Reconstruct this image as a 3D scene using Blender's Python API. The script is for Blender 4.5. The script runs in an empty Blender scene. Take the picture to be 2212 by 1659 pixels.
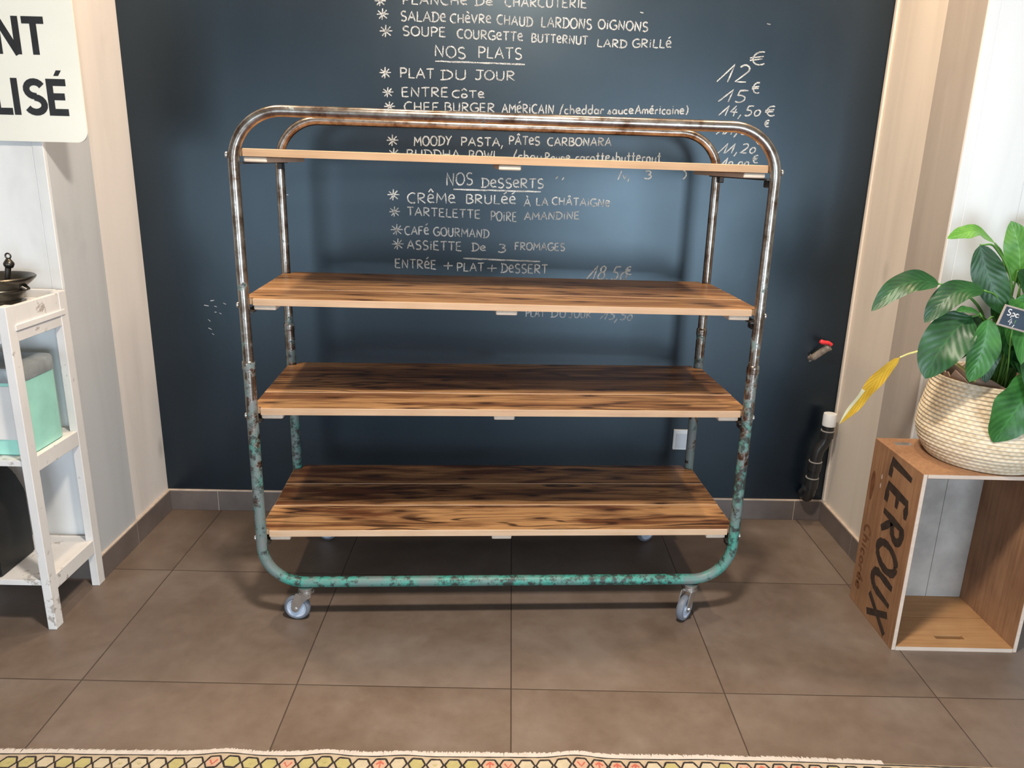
import bpy, bmesh, math, random
from mathutils import Vector, Matrix, Euler

# ------------------------------------------------------------------ camera, light, exposure
SC = bpy.context.scene
COL = SC.collection
IMG_W, IMG_H = 2212, 1659
CAM_X, CAM_Z, PITCH, YAW, ROLL, FOCAL = -0.0321, 1.4239, 0.2831, -0.0072, 0.0253, 1662.46


def make_camera():
    cy, sy, cp, sp = math.cos(YAW), math.sin(YAW), math.cos(PITCH), math.sin(PITCH)
    fwd = Vector((-sy * cp, cy * cp, -sp))
    right = Vector((cy, sy, 0))
    up = right.cross(fwd)
    c, s = math.cos(ROLL), math.sin(ROLL)
    r2 = right * c + up * s
    u2 = -right * s + up * c
    cam = bpy.data.cameras.new('camera')
    cam.sensor_fit = 'HORIZONTAL'
    cam.sensor_width = 36.0
    cam.lens = FOCAL * 36.0 / IMG_W
    cam.clip_start = 0.02
    o = bpy.data.objects.new('camera', cam)
    COL.objects.link(o)
    m = Matrix((r2, u2, -fwd)).transposed().to_4x4()
    m.translation = Vector((CAM_X, 0, CAM_Z))
    o.matrix_world = m
    SC.camera = o


make_camera()
SC.view_settings.view_transform = 'Standard'
SC.view_settings.look = 'None'
SC.view_settings.gamma = 1.0
SC.view_settings.use_curve_mapping = False
SC.view_settings.exposure = 0.0

world = bpy.data.worlds.new('world')
SC.world = world
world.use_nodes = True
world.node_tree.nodes['Background'].inputs[0].default_value = (0.75, 0.87, 1.0, 1)
world.node_tree.nodes['Background'].inputs[1].default_value = 0.12


def area(name, loc, target, sx, sy, power, color):
    l = bpy.data.lights.new(name, 'AREA')
    l.shape = 'RECTANGLE'
    l.size, l.size_y = sx, sy
    l.energy = power
    l.color = color
    o = bpy.data.objects.new(name, l)
    COL.objects.link(o)
    o.location = loc
    d = Vector(target) - Vector(loc)
    o.rotation_euler = d.to_track_quat('-Z', 'Y').to_euler()
    return o


def spot(name, loc, target, power, color, size=1.4, blend=0.6, radius=0.05):
    l = bpy.data.lights.new(name, 'SPOT')
    l.energy = power
    l.color = color
    l.spot_size = size
    l.spot_blend = blend
    l.shadow_soft_size = radius
    o = bpy.data.objects.new(name, l)
    COL.objects.link(o)
    o.location = loc
    d = Vector(target) - Vector(loc)
    o.rotation_euler = d.to_track_quat('-Z', 'Y').to_euler()
    return o


# daylight through the two glazed openings in the rear wall
area('daylight_window_right', (1.65, -3.12, 0.86), (1.3, 3, 0.9), 1.9, 1.55, 165, (0.72, 0.87, 1.0))
area('daylight_window_left', (-2.35, -3.12, 0.86), (-1.6, 3, 0.9), 1.9, 1.55, 58, (0.72, 0.87, 1.0))
# ceiling lamp of the room in front of the trolley and warm spots over the alcove
area('ceiling_lamp', (0.0, 1.10, 2.68), (0.0, 1.20, 0), 0.26, 0.22, 76, (1.0, 0.88, 0.74))
for i, (x, w) in enumerate(((-1.10, 66), (-0.42, 44), (0.42, 44), (1.05, 66))):
    spot('alcove_spot', (x, 2.42, 2.69), (x * 1.08, 2.74, 0), w, (1.0, 0.75, 0.50), 2.0, 0.8)

# ------------------------------------------------------------------ helpers
def tag(o, label=None, cat=None, group=None, kind=None):
    if label: o['label'] = label
    if cat: o['category'] = cat
    if group: o['group'] = group
    if kind: o['kind'] = kind
    return o


def thing(name, label, cat, loc=(0, 0, 0), rotz=0.0, group=None):
    o = bpy.data.objects.new(name, None)
    o.empty_display_size = 0.05
    COL.objects.link(o)
    o.location = loc
    o.rotation_euler = (0, 0, rotz)
    return tag(o, label, cat, group)


def obj(name, bm, mats, parent=None, smooth=False, auto=None, normals=True):
    me = bpy.data.meshes.new(name)
    if normals:
        bmesh.ops.recalc_face_normals(bm, faces=bm.faces)
    bm.to_mesh(me)
    bm.free()
    for m in (mats if isinstance(mats, (list, tuple)) else [mats]):
        me.materials.append(m)
    if smooth or auto:
        for p in me.polygons:
            p.use_smooth = True
        if auto:
            me.set_sharp_from_angle(angle=math.radians(auto))
    o = bpy.data.objects.new(name, me)
    COL.objects.link(o)
    if parent:
        o.parent = parent
    return o


def add_box(bm, x0, x1, y0, y1, z0, z1, bevel=0.0, seg=2, mat=0, M=None):
    vs = [bm.verts.new(p) for p in ((x0, y0, z0), (x1, y0, z0), (x1, y1, z0), (x0, y1, z0),
                                    (x0, y0, z1), (x1, y0, z1), (x1, y1, z1), (x0, y1, z1))]
    fs = [bm.faces.new([vs[i] for i in f]) for f in
          ((3, 2, 1, 0), (4, 5, 6, 7), (0, 1, 5, 4), (1, 2, 6, 5), (2, 3, 7, 6), (3, 0, 4, 7))]
    for f in fs: f.material_index = mat
    if bevel > 0:
        es = list({e for f in fs for e in f.edges})
        r = bmesh.ops.bevel(bm, geom=es, offset=bevel, segments=seg, affect='EDGES', profile=0.5)
        vs = list({v for f in r['faces'] for v in f.verts} | {v for v in vs if v.is_valid})
        for f in r['faces']: f.material_index = mat
    if M is not None:
        bmesh.ops.transform(bm, matrix=M, verts=[v for v in vs if v.is_valid])
    return vs


def add_tube(bm, pts, r, seg=12, cap=True, mat=0):
    """swept tube; r is a number or list of radii"""
    pts = [Vector(p) for p in pts]
    n = len(pts)
    rs = r if isinstance(r, (list, tuple)) else [r] * n
    rings = []
    t0 = (pts[1] - pts[0]).normalized()
    up = Vector((0, 0, 1)) if abs(t0.z) < 0.9 else Vector((0, 1, 0))
    nrm = t0.cross(up).normalized()
    for i, p in enumerate(pts):
        if i == 0: t = pts[1] - pts[0]
        elif i == n - 1: t = pts[-1] - pts[-2]
        else: t = (pts[i + 1] - pts[i]).normalized() + (pts[i] - pts[i - 1]).normalized()
        t.normalize()
        nrm = (nrm - t * nrm.dot(t)).normalized()
        b = t.cross(nrm)
        rings.append([bm.verts.new(p + (nrm * math.cos(a) + b * math.sin(a)) * rs[i])
                      for a in (2 * math.pi * k / seg for k in range(seg))])
    for a, b in zip(rings, rings[1:]):
        for k in range(seg):
            f = bm.faces.new((a[k], a[(k + 1) % seg], b[(k + 1) % seg], b[k]))
            f.material_index = mat
            f.smooth = True
    if cap:
        for ring in (rings[0][::-1], rings[-1]):
            f = bm.faces.new(ring)
            f.material_index = mat
    return rings


def add_lathe(bm, prof, seg=32, center=(0, 0, 0), mat=0, M=None, closed=False):
    """profile list of (r, z)"""
    rings = []
    allv = []
    for r, z in prof:
        if r < 1e-6:
            v = bm.verts.new((center[0], center[1], center[2] + z))
            rings.append([v]); allv.append(v)
        else:
            ring = [bm.verts.new((center[0] + r * math.cos(2 * math.pi * k / seg),
                                  center[1] + r * math.sin(2 * math.pi * k / seg), center[2] + z)) for k in range(seg)]
            rings.append(ring); allv += ring
    for a, b in zip(rings, rings[1:]):
        for k in range(seg):
            k2 = (k + 1) % seg
            if len(a) == 1 and len(b) == 1: continue
            if len(a) == 1: f = bm.faces.new((a[0], b[k], b[k2]))
            elif len(b) == 1: f = bm.faces.new((a[k], a[k2], b[0]))
            else: f = bm.faces.new((a[k], a[k2], b[k2], b[k]))
            f.material_index = mat
            f.smooth = True
    if M is not None:
        bmesh.ops.transform(bm, matrix=M, verts=allv)
    return allv


def add_prism(bm, outline, z0, z1, mat=0):
    """vertical prism from an xy outline"""
    a = [bm.verts.new((x, y, z0)) for x, y in outline]
    b = [bm.verts.new((x, y, z1)) for x, y in outline]
    n = len(a)
    fs = [bm.faces.new(a[::-1]), bm.faces.new(b)]
    for i in range(n):
        fs.append(bm.faces.new((a[i], a[(i + 1) % n], b[(i + 1) % n], b[i])))
    for f in fs: f.material_index = mat
    return a, b, fs


def catmull(P, n=8):
    P = [Vector(p) for p in P]
    Q = [P[0] * 2 - P[1]] + P + [P[-1] * 2 - P[-2]]
    out = []
    for i in range(1, len(Q) - 2):
        for k in range(n):
            t = k / n
            a, b, c, d = Q[i - 1], Q[i], Q[i + 1], Q[i + 2]
            out.append(0.5 * ((2 * b) + (c - a) * t + (2 * a - 5 * b + 4 * c - d) * t * t + (3 * b - a - 3 * c + d) * t ** 3))
    out.append(P[-1])
    return out


# ------------------------------------------------------------------ materials
class NT:
    def __init__(self, name):
        self.m = bpy.data.materials.new(name)
        self.m.use_nodes = True
        self.t = self.m.node_tree
        self.b = self.t.nodes['Principled BSDF']

    def n(self, typ, **kw):
        nd = self.t.nodes.new(typ)
        for k, v in kw.items():
            if k.startswith('i_'):
                key = k[2:]
                nd.inputs[int(key) if key.isdigit() else key].default_value = v
            else:
                setattr(nd, k, v)
        return nd

    def l(self, a, b):
        self.t.links.new(a, b)

    def coords(self, scale=(1, 1, 1), loc=(0, 0, 0), out='Object'):
        tc = self.n('ShaderNodeTexCoord')
        mp = self.n('ShaderNodeMapping')
        mp.inputs['Scale'].default_value = scale
        mp.inputs['Location'].default_value = loc
        self.l(tc.outputs[out], mp.inputs[0])
        return mp.outputs[0]

    def noise(self, vec, scale=5, detail=4, rough=0.55, dist=0.0):
        nd = self.n('ShaderNodeTexNoise')
        nd.inputs['Scale'].default_value = scale
        nd.inputs['Detail'].default_value = detail
        nd.inputs['Roughness'].default_value = rough
        nd.inputs['Distortion'].default_value = dist
        self.l(vec, nd.inputs['Vector'])
        return nd.outputs['Fac']

    def ramp(self, fac, stops, interp='LINEAR'):
        nd = self.n('ShaderNodeValToRGB')
        nd.color_ramp.interpolation = interp
        e = nd.color_ramp.elements
        while len(e) < len(stops): e.new(0.5)
        for el, (p, c) in zip(e, stops):
            el.position = p
            el.color = (*c, 1) if len(c) == 3 else c
        self.l(fac, nd.inputs[0])
        return nd.outputs[0]

    def mix(self, fac, a, b, blend='MIX'):
        nd = self.n('ShaderNodeMix', data_type='RGBA', blend_type=blend)
        for s, v in ((nd.inputs['Factor'], fac), (nd.inputs['A'], a), (nd.inputs['B'], b)):
            if hasattr(v, 'links'): self.l(v, s)
            elif isinstance(v, (tuple, list)): s.default_value = (*v[:3], 1)
            else: s.default_value = v
        return nd.outputs['Result']

    def math(self, op, a, b=0.0, clamp=False):
        nd = self.n('ShaderNodeMath', operation=op, use_clamp=clamp)
        for s, v in ((nd.inputs[0], a), (nd.inputs[1], b)):
            if hasattr(v, 'links'): self.l(v, s)
            else: s.default_value = v
        return nd.outputs[0]

    def bump(self, h, strength=0.2, dist=0.01):
        nd = self.n('ShaderNodeBump')
        nd.inputs['Strength'].default_value = strength
        nd.inputs['Distance'].default_value = dist
        self.l(h, nd.inputs['Height'])
        self.l(nd.outputs[0], self.b.inputs['Normal'])

    def set(self, color=None, rough=None, metal=None, spec=None):
        for key, v in (('Base Color', color), ('Roughness', rough), ('Metallic', metal), ('Specular IOR Level', spec)):
            if v is None: continue
            s = self.b.inputs[key]
            if hasattr(v, 'links'): self.l(v, s)
            elif isinstance(v, (tuple, list)): s.default_value = (*v[:3], 1)
            else: s.default_value = v
        return self.m


def simple(name, c, rough=0.5, metal=0.0, var=0.12, scale=8.0, bump=0.0):
    k = NT(name)
    v = k.coords()
    f = k.noise(v, scale, 5)
    d = tuple(x * (1 - var) for x in c)
    e = tuple(min(1, x * (1 + var)) for x in c)
    k.set(k.ramp(f, [(0.3, d), (0.7, e)]), rough, metal)
    if bump: k.bump(k.noise(v, scale * 6, 3), bump, 0.004)
    return k.m


def mat_floor():
    k = NT('floor_tile')
    v = k.coords(loc=(0, -1.8338, 0))
    sep = k.n('ShaderNodeSeparateXYZ'); k.l(v, sep.inputs[0])
    T = 0.6
    ux = k.math('DIVIDE', sep.outputs[0], T); uy = k.math('DIVIDE', sep.outputs[1], T)
    def edge(u):
        fr = k.math('FRACT', k.math('ADD', u, 100.5))
        return k.math('ABSOLUTE', k.math('SUBTRACT', fr, 0.5))     # 0 at the joint
    ex, ey = edge(ux), edge(uy)
    g = k.math('MINIMUM', ex, ey)
    grout = k.math('LESS_THAN', g, 0.0030)
    cell = k.n('ShaderNodeCombineXYZ')
    k.l(k.math('FLOOR', k.math('ADD', ux, 100)), cell.inputs[0]); k.l(k.math('FLOOR', k.math('ADD', uy, 100)), cell.inputs[1])
    wn = k.n('ShaderNodeTexWhiteNoise'); k.l(cell.outputs[0], wn.inputs[0])
    off = k.n('ShaderNodeVectorMath', operation='MULTIPLY_ADD')
    k.l(wn.outputs[1], off.inputs[0]); off.inputs[1].default_value = (7, 7, 7); k.l(v, off.inputs[2])
    n1 = k.noise(off.outputs[0], 2.6, 5, 0.6, 0.4)
    n2 = k.noise(off.outputs[0], 14, 6, 0.7)
    c = k.ramp(n1, [(0.28, (0.118, 0.083, 0.062)), (0.5, (0.158, 0.120, 0.097)), (0.72, (0.205, 0.170, 0.148))])
    c = k.mix(0.25, c, k.ramp(n2, [(0.3, (0.10, 0.065, 0.045)), (0.7, (0.23, 0.18, 0.145))]))
    br = k.n('ShaderNodeHueSaturation'); k.l(c, br.inputs['Color'])
    k.l(k.math('MULTIPLY_ADD', wn.outputs[0], 0.14), br.inputs['Value'])
    br.inputs['Value'].links[0].from_node.inputs[2].default_value = 0.93
    c = k.mix(grout, br.outputs[0], (0.055, 0.038, 0.028))
    k.set(c, k.math('MULTIPLY_ADD', n2, 0.25), 0, 0.45)
    k.b.inputs['Roughness'].links[0].from_node.inputs[2].default_value = 0.30
    h = k.math('MINIMUM', k.math('MULTIPLY', g, 160), 1.0)
    k.bump(k.math('ADD', h, k.math('MULTIPLY', n2, 0.12)), 0.35, 0.002)
    return k.m


def mat_board():
    k = NT('blackboard_paint')
    v = k.coords()
    n1 = k.noise(v, 2.2, 4, 0.5)
    vs = k.coords(scale=(3, 1, 0.7))
    n2 = k.noise(vs, 3.0, 3, 0.5)
    n3 = k.noise(v, 60, 3, 0.6)
    c = k.ramp(n1, [(0.3, (0.0014, 0.0038, 0.0088)), (0.7, (0.0022, 0.0058, 0.0125))])
    c = k.mix(k.ramp(n2, [(0.50, (0, 0, 0)), (0.8, (0.22, 0.22, 0.22))]), c, (0.012, 0.016, 0.020))   # wiped chalk haze
    k.set(c, k.math('MULTIPLY_ADD', n1, 0.10), 0, 0.75)
    k.b.inputs['Roughness'].links[0].from_node.inputs[2].default_value = 0.29
    k.b.inputs['Specular Tint'].default_value = (0.70, 0.88, 1.0, 1)
    k.bump(n3, 0.05, 0.001)
    return k.m


def mat_chalk():
    k = NT('chalk')
    v = k.coords()
    n = k.noise(v, 420, 2, 0.6)
    n2 = k.noise(v, 30, 2, 0.6)
    f = k.math('MULTIPLY_ADD', n2, 0.35); f.node.inputs[2].default_value = -0.17
    c = k.ramp(k.math('ADD', n, f), [(0.34, (0.10, 0.11, 0.12)), (0.64, (0.55, 0.58, 0.60))])
    k.set(c, 0.95, 0, 0.1)
    return k.m


def mat_whitewash(name, base, dark, seed=0):
    k = NT(name)
    v = k.coords(loc=(seed, seed * 2, seed * .5))
    vs = k.coords(scale=(4, 4, 0.35), loc=(seed, seed, seed))
    g = k.noise(vs, 2.0, 4, 0.5, 0.6)
    c = k.ramp(g, [(0.30, dark), (0.55, base), (0.85, tuple(min(1, x * 1.04) for x in base))])
    vk = k.coords(scale=(1, 1, 0.5), loc=(seed * 3, seed, seed))
    vo = k.n('ShaderNodeTexVoronoi'); vo.inputs['Scale'].default_value = 3.4; k.l(vk, vo.inputs['Vector'])
    c = k.mix(k.ramp(vo.outputs['Distance'], [(0.03, (0.55,) * 3), (0.10, (0, 0, 0))]), c, tuple(x * .55 for x in base))
    st = k.noise(k.coords(scale=(1, 1, 0.6), loc=(seed, 0, 2)), 3.2, 4, 0.65)
    c = k.mix(k.ramp(st, [(0.60, (0, 0, 0)), (0.74, (0.45,) * 3)]), c, tuple(x * .72 for x in base))
    k.set(c, 0.62, 0, 0.3)
    k.bump(g, 0.12, 0.002)
    return k.m


def mat_shelf_top():
    k = NT('burnt_pine_top')
    at = k.n('ShaderNodeAttribute', attribute_name='plank')
    v0 = k.coords()
    off = k.n('ShaderNodeVectorMath', operation='MULTIPLY_ADD')
    k.l(at.outputs['Color'], off.inputs[0]); off.inputs[1].default_value = (11.3, 5.7, 3.1); k.l(v0, off.inputs[2])
    p = off.outputs[0]
    def scaled(sx, sy, sz=1):
        m = k.n('ShaderNodeMapping'); m.inputs['Scale'].default_value = (sx, sy, sz); k.l(p, m.inputs[0]); return m.outputs[0]
    fine = k.noise(scaled(3, 130), 2.0, 5, 0.65)
    broad = k.noise(scaled(1.1, 9), 1.7, 4, 0.6, 0.6)
    # cathedral figure: contour lines of a stretched noise field
    field = k.noise(scaled(0.9, 7.0), 1.5, 2, 0.45, 0.25)
    sn = k.math('SINE', k.math('MULTIPLY', field, 60.0))
    lines = k.ramp(k.math('MULTIPLY_ADD', sn, 0.5), [(0.0, (0, 0, 0)), (0.72, (0.0,) * 3), (0.97, (1, 1, 1))])
    lines.node.inputs[0].links[0].from_node.inputs[2].default_value = 0.5
    c = k.ramp(fine, [(0.25, (0.38, 0.190, 0.075)), (0.5, (0.49, 0.265, 0.115)), (0.78, (0.58, 0.345, 0.170))])
    stain = k.ramp(broad, [(0.44, (0, 0, 0)), (0.60, (1, 1, 1))])
    c = k.mix(k.math('MULTIPLY', stain, at.outputs['Alpha']), c, k.ramp(fine, [(0.3, (0.095, 0.033, 0.014)), (0.75, (0.205, 0.080, 0.034))]))
    streak = k.ramp(k.noise(scaled(2.0, 30), 1.6, 4, 0.62, 0.3), [(0.50, (0, 0, 0)), (0.66, (1, 1, 1))])
    c = k.mix(k.math('MULTIPLY', streak, k.math('MULTIPLY', at.outputs['Alpha'], 0.75)), c, (0.085, 0.030, 0.012))
    gate = k.ramp(k.noise(scaled(0.8, 4), 1.3, 2), [(0.42, (0, 0, 0)), (0.60, (1, 1, 1))])
    c = k.mix(k.math('MULTIPLY', k.math('MULTIPLY', lines, gate), k.math('MULTIPLY', at.outputs['Alpha'], 0.9)), c, (0.040, 0.017, 0.009))
    vo = k.n('ShaderNodeTexVoronoi', voronoi_dimensions='2D'); vo.inputs['Scale'].default_value = 3.0; k.l(scaled(1.05, 3.4), vo.inputs['Vector'])
    c = k.mix(k.ramp(vo.outputs['Distance'], [(0.04, (0.92,) * 3), (0.10, (0.45,) * 3), (0.22, (0, 0, 0))]), c, (0.040, 0.015, 0.008))
    k.set(c, 0.34, 0, 0.42)
    k.bump(fine, 0.10, 0.001)
    return k.m


def mat_pine(name, lo, hi, rough=0.55, axis='x'):
    k = NT(name)
    sc = {'x': (3, 60, 60), 'y': (60, 3, 60), 'z': (60, 60, 3)}[axis]
    g = k.noise(k.coords(scale=sc), 1.6, 5, 0.6, 0.5)
    b = k.noise(k.coords(), 6, 3, 0.5)
    c = k.ramp(k.math('MULTIPLY_ADD', b, 0.5), [(0.3, lo), (0.75, hi)])
    nd = c.node.inputs[0].links[0].from_node
    k.l(k.math('MULTIPLY', g, 0.5), nd.inputs[2])
    k.set(c, rough, 0, 0.35)
    k.bump(g, 0.08, 0.001)
    return k.m


def mat_tube():
    k = NT('worn_steel_paint')
    tc = k.n('ShaderNodeTexCoord')
    sep = k.n('ShaderNodeSeparateXYZ'); k.l(tc.outputs['Object'], sep.inputs[0])
    z = sep.outputs[2]
    v = k.coords(scale=(1, 1, 1))
    n1 = k.noise(v, 22, 5, 0.65)
    n2 = k.noise(v, 46, 4, 0.7)
    n3 = k.noise(k.coords(loc=(3, 1, 2)), 9, 4, 0.6)
    # old green paint survives mostly low on the frame
    amt = k.n('ShaderNodeMapRange'); k.l(z, amt.inputs[0])
    for i, val in zip((1, 2, 3, 4), (1.20, 0.20, -0.17, 0.24)): amt.inputs[i].default_value = val
    pf = k.math('ADD', n1, amt.outputs[0])
    paint = k.ramp(pf, [(0.50, (0, 0, 0)), (0.56, (1, 1, 1))])
    low = k.n('ShaderNodeMapRange'); k.l(z, low.inputs[0])
    for i, val in zip((1, 2, 3, 4), (0.40, 0.14, 0.0, 0.13)): low.inputs[i].default_value = val
    hue = k.ramp(k.math('ADD', n3, low.outputs[0]), [(0.38, (0.17, 0.185, 0.185)), (0.52, (0.13, 0.20, 0.19)), (0.66, (0.050, 0.29, 0.235))])
    dark = k.ramp(k.math('ADD', k.math('MULTIPLY', n2, 0.55), k.math('MULTIPLY', n3, 0.45)), [(0.49, (0, 0, 0)), (0.56, (1, 1, 1))])
    pc = k.mix(k.math('MULTIPLY', dark, 0.92), hue, (0.030, 0.025, 0.025))
    bare = k.ramp(n1, [(0.34, (0.13, 0.085, 0.062)), (0.50, (0.30, 0.265, 0.235)), (0.70, (0.48, 0.45, 0.42))])
    c = k.mix(paint, bare, pc)
    k.set(c, k.math('MULTIPLY_ADD', paint, 0.22), k.math('MULTIPLY_ADD', paint, -0.95), 0.5)
    k.b.inputs['Roughness'].links[0].from_node.inputs[2].default_value = 0.27
    k.b.inputs['Metallic'].links[0].from_node.inputs[2].default_value = 0.95
    k.bump(k.math('ADD', k.math('MULTIPLY', paint, 0.5), k.math('MULTIPLY', n2, 0.3)), 0.18, 0.002)
    return k.m


def mat_chipped_white():
    k = NT('chipped_white_paint')
    v = k.coords()
    vs = k.coords(scale=(1, 1, 0.6))
    n = k.noise(v, 26, 5, 0.7)
    n2 = k.noise(vs, 7, 4, 0.6)
    f = k.math('ADD', k.math('MULTIPLY', n, 0.6), k.math('MULTIPLY', n2, 0.4))
    ch = k.ramp(f, [(0.575, (0, 0, 0)), (0.61, (1, 1, 1))])
    c = k.mix(k.math('MULTIPLY', ch, 0.8), k.ramp(n2, [(0.3, (0.70, 0.69, 0.68)), (0.7, (0.80, 0.79, 0.78))]), (0.36, 0.32, 0.29))
    k.set(c, 0.5, 0, 0.4)
    k.bump(k.math('SUBTRACT', 1.0, ch), 0.2, 0.002)
    return k.m


def mat_leaf(name, c1, c2, rough=0.42):
    k = NT(name)
    at = k.n('ShaderNodeAttribute', attribute_name='vein')
    sep = k.n('ShaderNodeSeparateColor'); k.l(at.outputs['Color'], sep.inputs[0])
    # r = along the blade, g = signed distance from the midrib (0.5 = midrib)
    d = k.math('ABSOLUTE', k.math('SUBTRACT', sep.outputs[1], 0.5))
    w = k.math('SINE', k.math('MULTIPLY', k.math('SUBTRACT', k.math('MULTIPLY', sep.outputs[0], 9.0), k.math('MULTIPLY', d, 5.0)), 6.283))
    n = k.noise(k.coords(), 18, 3)
    c = k.ramp(k.math('ADD', k.math('MULTIPLY', w, 0.05), n), [(0.3, c1), (0.75, c2)])
    mid = k.ramp(d, [(0.0, (0.35,) * 3), (0.03, (0, 0, 0))])
    c = k.mix(mid, c, tuple(min(1, x * 1.8) for x in c2))
    k.set(c, rough, 0, 0.5)
    k.b.inputs['Transmission Weight'].default_value = 0.0
    k.b.inputs['Subsurface Weight'].default_value = 0.0
    k.bump(w, 0.14, 0.002)
    return k.m


def mat_basket():
    k = NT('woven_grass')
    tc = k.n('ShaderNodeTexCoord')
    sep = k.n('ShaderNodeSeparateXYZ'); k.l(tc.outputs['Object'], sep.inputs[0])
    ang = k.math('ARCTAN2', sep.outputs[1], sep.outputs[0])
    a = k.math('MULTIPLY', ang, 30.0)
    row = k.math('MULTIPLY', sep.outputs[2], 83.0)
    ph = k.math('MULTIPLY', k.math('FLOOR', row), 3.14159)
    w = k.math('SINE', k.math('ADD', k.math('MULTIPLY', a, 2.0), ph))
    rr = k.math('SINE', k.math('MULTIPLY', row, 6.2832))
    n = k.noise(k.coords(scale=(1, 1, 3)), 24, 4, 0.6)
    f = k.math('ADD', k.math('MULTIPLY', k.math('ADD', w, rr), 0.10), n)
    k.set(k.ramp(f, [(0.22, (0.52, 0.41, 0.26)), (0.48, (0.70, 0.60, 0.44)), (0.8, (0.78, 0.71, 0.57))]), 0.7, 0, 0.25)
    k.bump(k.math('ADD', k.math('MULTIPLY', w, 0.5), rr), 0.30, 0.003)
    return k.m


M_FLOOR = mat_floor()
M_BOARD = mat_board()
M_CHALK = mat_chalk()
M_WW_LIT_L = mat_whitewash('whitewashed_board_warm_lit_left', (0.76, 0.715, 0.68), (0.67, 0.63, 0.60), 1.3)  # inner board: warm light painted into the whitewash colour
M_WW_SHADED_L = mat_whitewash('whitewashed_board_cool_shaded_left', (0.50, 0.52, 0.54), (0.45, 0.47, 0.49), 4.1)  # outer board: cool daylight shading painted in as a greyer tone
M_WW_LIT_R = mat_whitewash('whitewashed_board_warm_lit_right', (0.70, 0.635, 0.56), (0.61, 0.55, 0.48), 7.7)  # inner board: cream tone has the warm lamplight put into it
M_WW_SHADED_R = mat_whitewash('whitewashed_board_shaded_right', (0.43, 0.385, 0.345), (0.36, 0.32, 0.285), 2.9)  # outer board: shade put into the colour as a darker tone
M_WING = mat_whitewash('whitewashed_front_boards', (0.80, 0.81, 0.81), (0.71, 0.72, 0.72), 9.2)
M_CEIL = simple('ceiling_paint', (0.62, 0.56, 0.48), 0.8, 0, 0.05)
M_ROOM = simple('room_wall_paint', (0.50, 0.43, 0.36), 0.8, 0, 0.06, 3)
M_BASE = simple('skirting_tile', (0.145, 0.118, 0.108), 0.42, 0, 0.18, 9)
M_JOINT = simple('pale_joint', (0.52, 0.43, 0.36), 0.7, 0, 0.15, 30)
M_TOP = mat_shelf_top()
M_EDGE_TAN = mat_pine('tan_pine_edge', (0.36, 0.215, 0.115), (0.50, 0.325, 0.190), 0.5, 'x')
M_EDGE_MID = mat_pine('mid_pine_edge', (0.42, 0.26, 0.155), (0.58, 0.40, 0.26), 0.5, 'x')
M_EDGE = mat_pine('fresh_pine_edge', (0.50, 0.33, 0.20), (0.66, 0.49, 0.35), 0.5, 'x')
M_BATTEN = mat_pine('pale_batten_wood', (0.56, 0.46, 0.36), (0.72, 0.62, 0.52), 0.6, 'y')
M_UNDER = mat_pine('shelf_underside', (0.36, 0.19, 0.08), (0.50, 0.29, 0.14), 0.6, 'x')
M_TUBE = mat_tube()
M_ZINC = simple('zinc_plate', (0.62, 0.62, 0.62), 0.28, 0.9, 0.15, 20)
M_TYRE = simple('grey_rubber_tyre', (0.16, 0.18, 0.22), 0.5, 0, 0.15, 20)
M_HUB = simple('pale_blue_wheel_hub', (0.46, 0.54, 0.66), 0.4, 0, 0.08, 20)
M_DARKM = simple('dark_iron', (0.05, 0.045, 0.042), 0.5, 0.6, 0.25, 30)
M_CHIP = mat_chipped_white()
M_ENAMEL = simple('cream_enamel', (0.84, 0.83, 0.74), 0.25, 0, 0.03, 5)
M_BLACKP = simple('black_lettering', (0.018, 0.018, 0.020), 0.4, 0, 0.3, 25)
M_MINT = simple('mint_enamel', (0.36, 0.72, 0.62), 0.35, 0, 0.10, 14)
M_LABELW = simple('white_label', (0.76, 0.74, 0.72), 0.55, 0, 0.04, 12)
M_GREYBAND = simple('grey_worn_lid', (0.36, 0.39, 0.40), 0.4, 0.3, 0.2, 25)
M_BRONZE = simple('dark_bronze', (0.085, 0.078, 0.066), 0.30, 0.85, 0.3, 18)
M_BLACK = simple('black_metal', (0.012, 0.012, 0.011), 0.5, 0.0, 0.3, 20)
M_CRATE = mat_pine('crate_wood', (0.19, 0.092, 0.047), (0.43, 0.245, 0.135), 0.6, 'z')
M_CRATE_FL = mat_pine('crate_wood_light', (0.36, 0.18, 0.075), (0.60, 0.35, 0.165), 0.6, 'x')
M_CRATE_BACK = simple('crate_grey_back', (0.36, 0.335, 0.31), 0.7, 0, 0.30, 7)
M_CRATE_EDGE = mat_pine('crate_pale_edge', (0.52, 0.42, 0.35), (0.68, 0.58, 0.50), 0.6, 'x')
M_STENCIL = simple('crate_stencil_ink', (0.035, 0.022, 0.016), 0.7, 0, 0.4, 40)
M_BROWNINK = simple('crate_brown_ink', (0.16, 0.065, 0.028), 0.7, 0, 0.3, 40)
M_BASKET = mat_basket()
M_LEAF = [mat_leaf('leaf_dark', (0.007, 0.042, 0.011), (0.022, 0.105, 0.026)),
          mat_leaf('leaf_mid', (0.016, 0.090, 0.016), (0.048, 0.20, 0.038)),
          mat_leaf('leaf_light', (0.050, 0.20, 0.020), (0.15, 0.36, 0.06))]
M_YELLOW = mat_leaf('leaf_yellow', (0.62, 0.33, 0.015), (0.80, 0.50, 0.05), 0.45)
M_YPALE = simple('leaf_pale_tip', (0.82, 0.76, 0.48), 0.5, 0, 0.06, 20)
M_STALK = simple('leaf_stalk', (0.10, 0.26, 0.05), 0.45, 0, 0.2, 20)
M_YSTALK = simple('yellow_stalk', (0.62, 0.58, 0.22), 0.5, 0, 0.1, 20)
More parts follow.
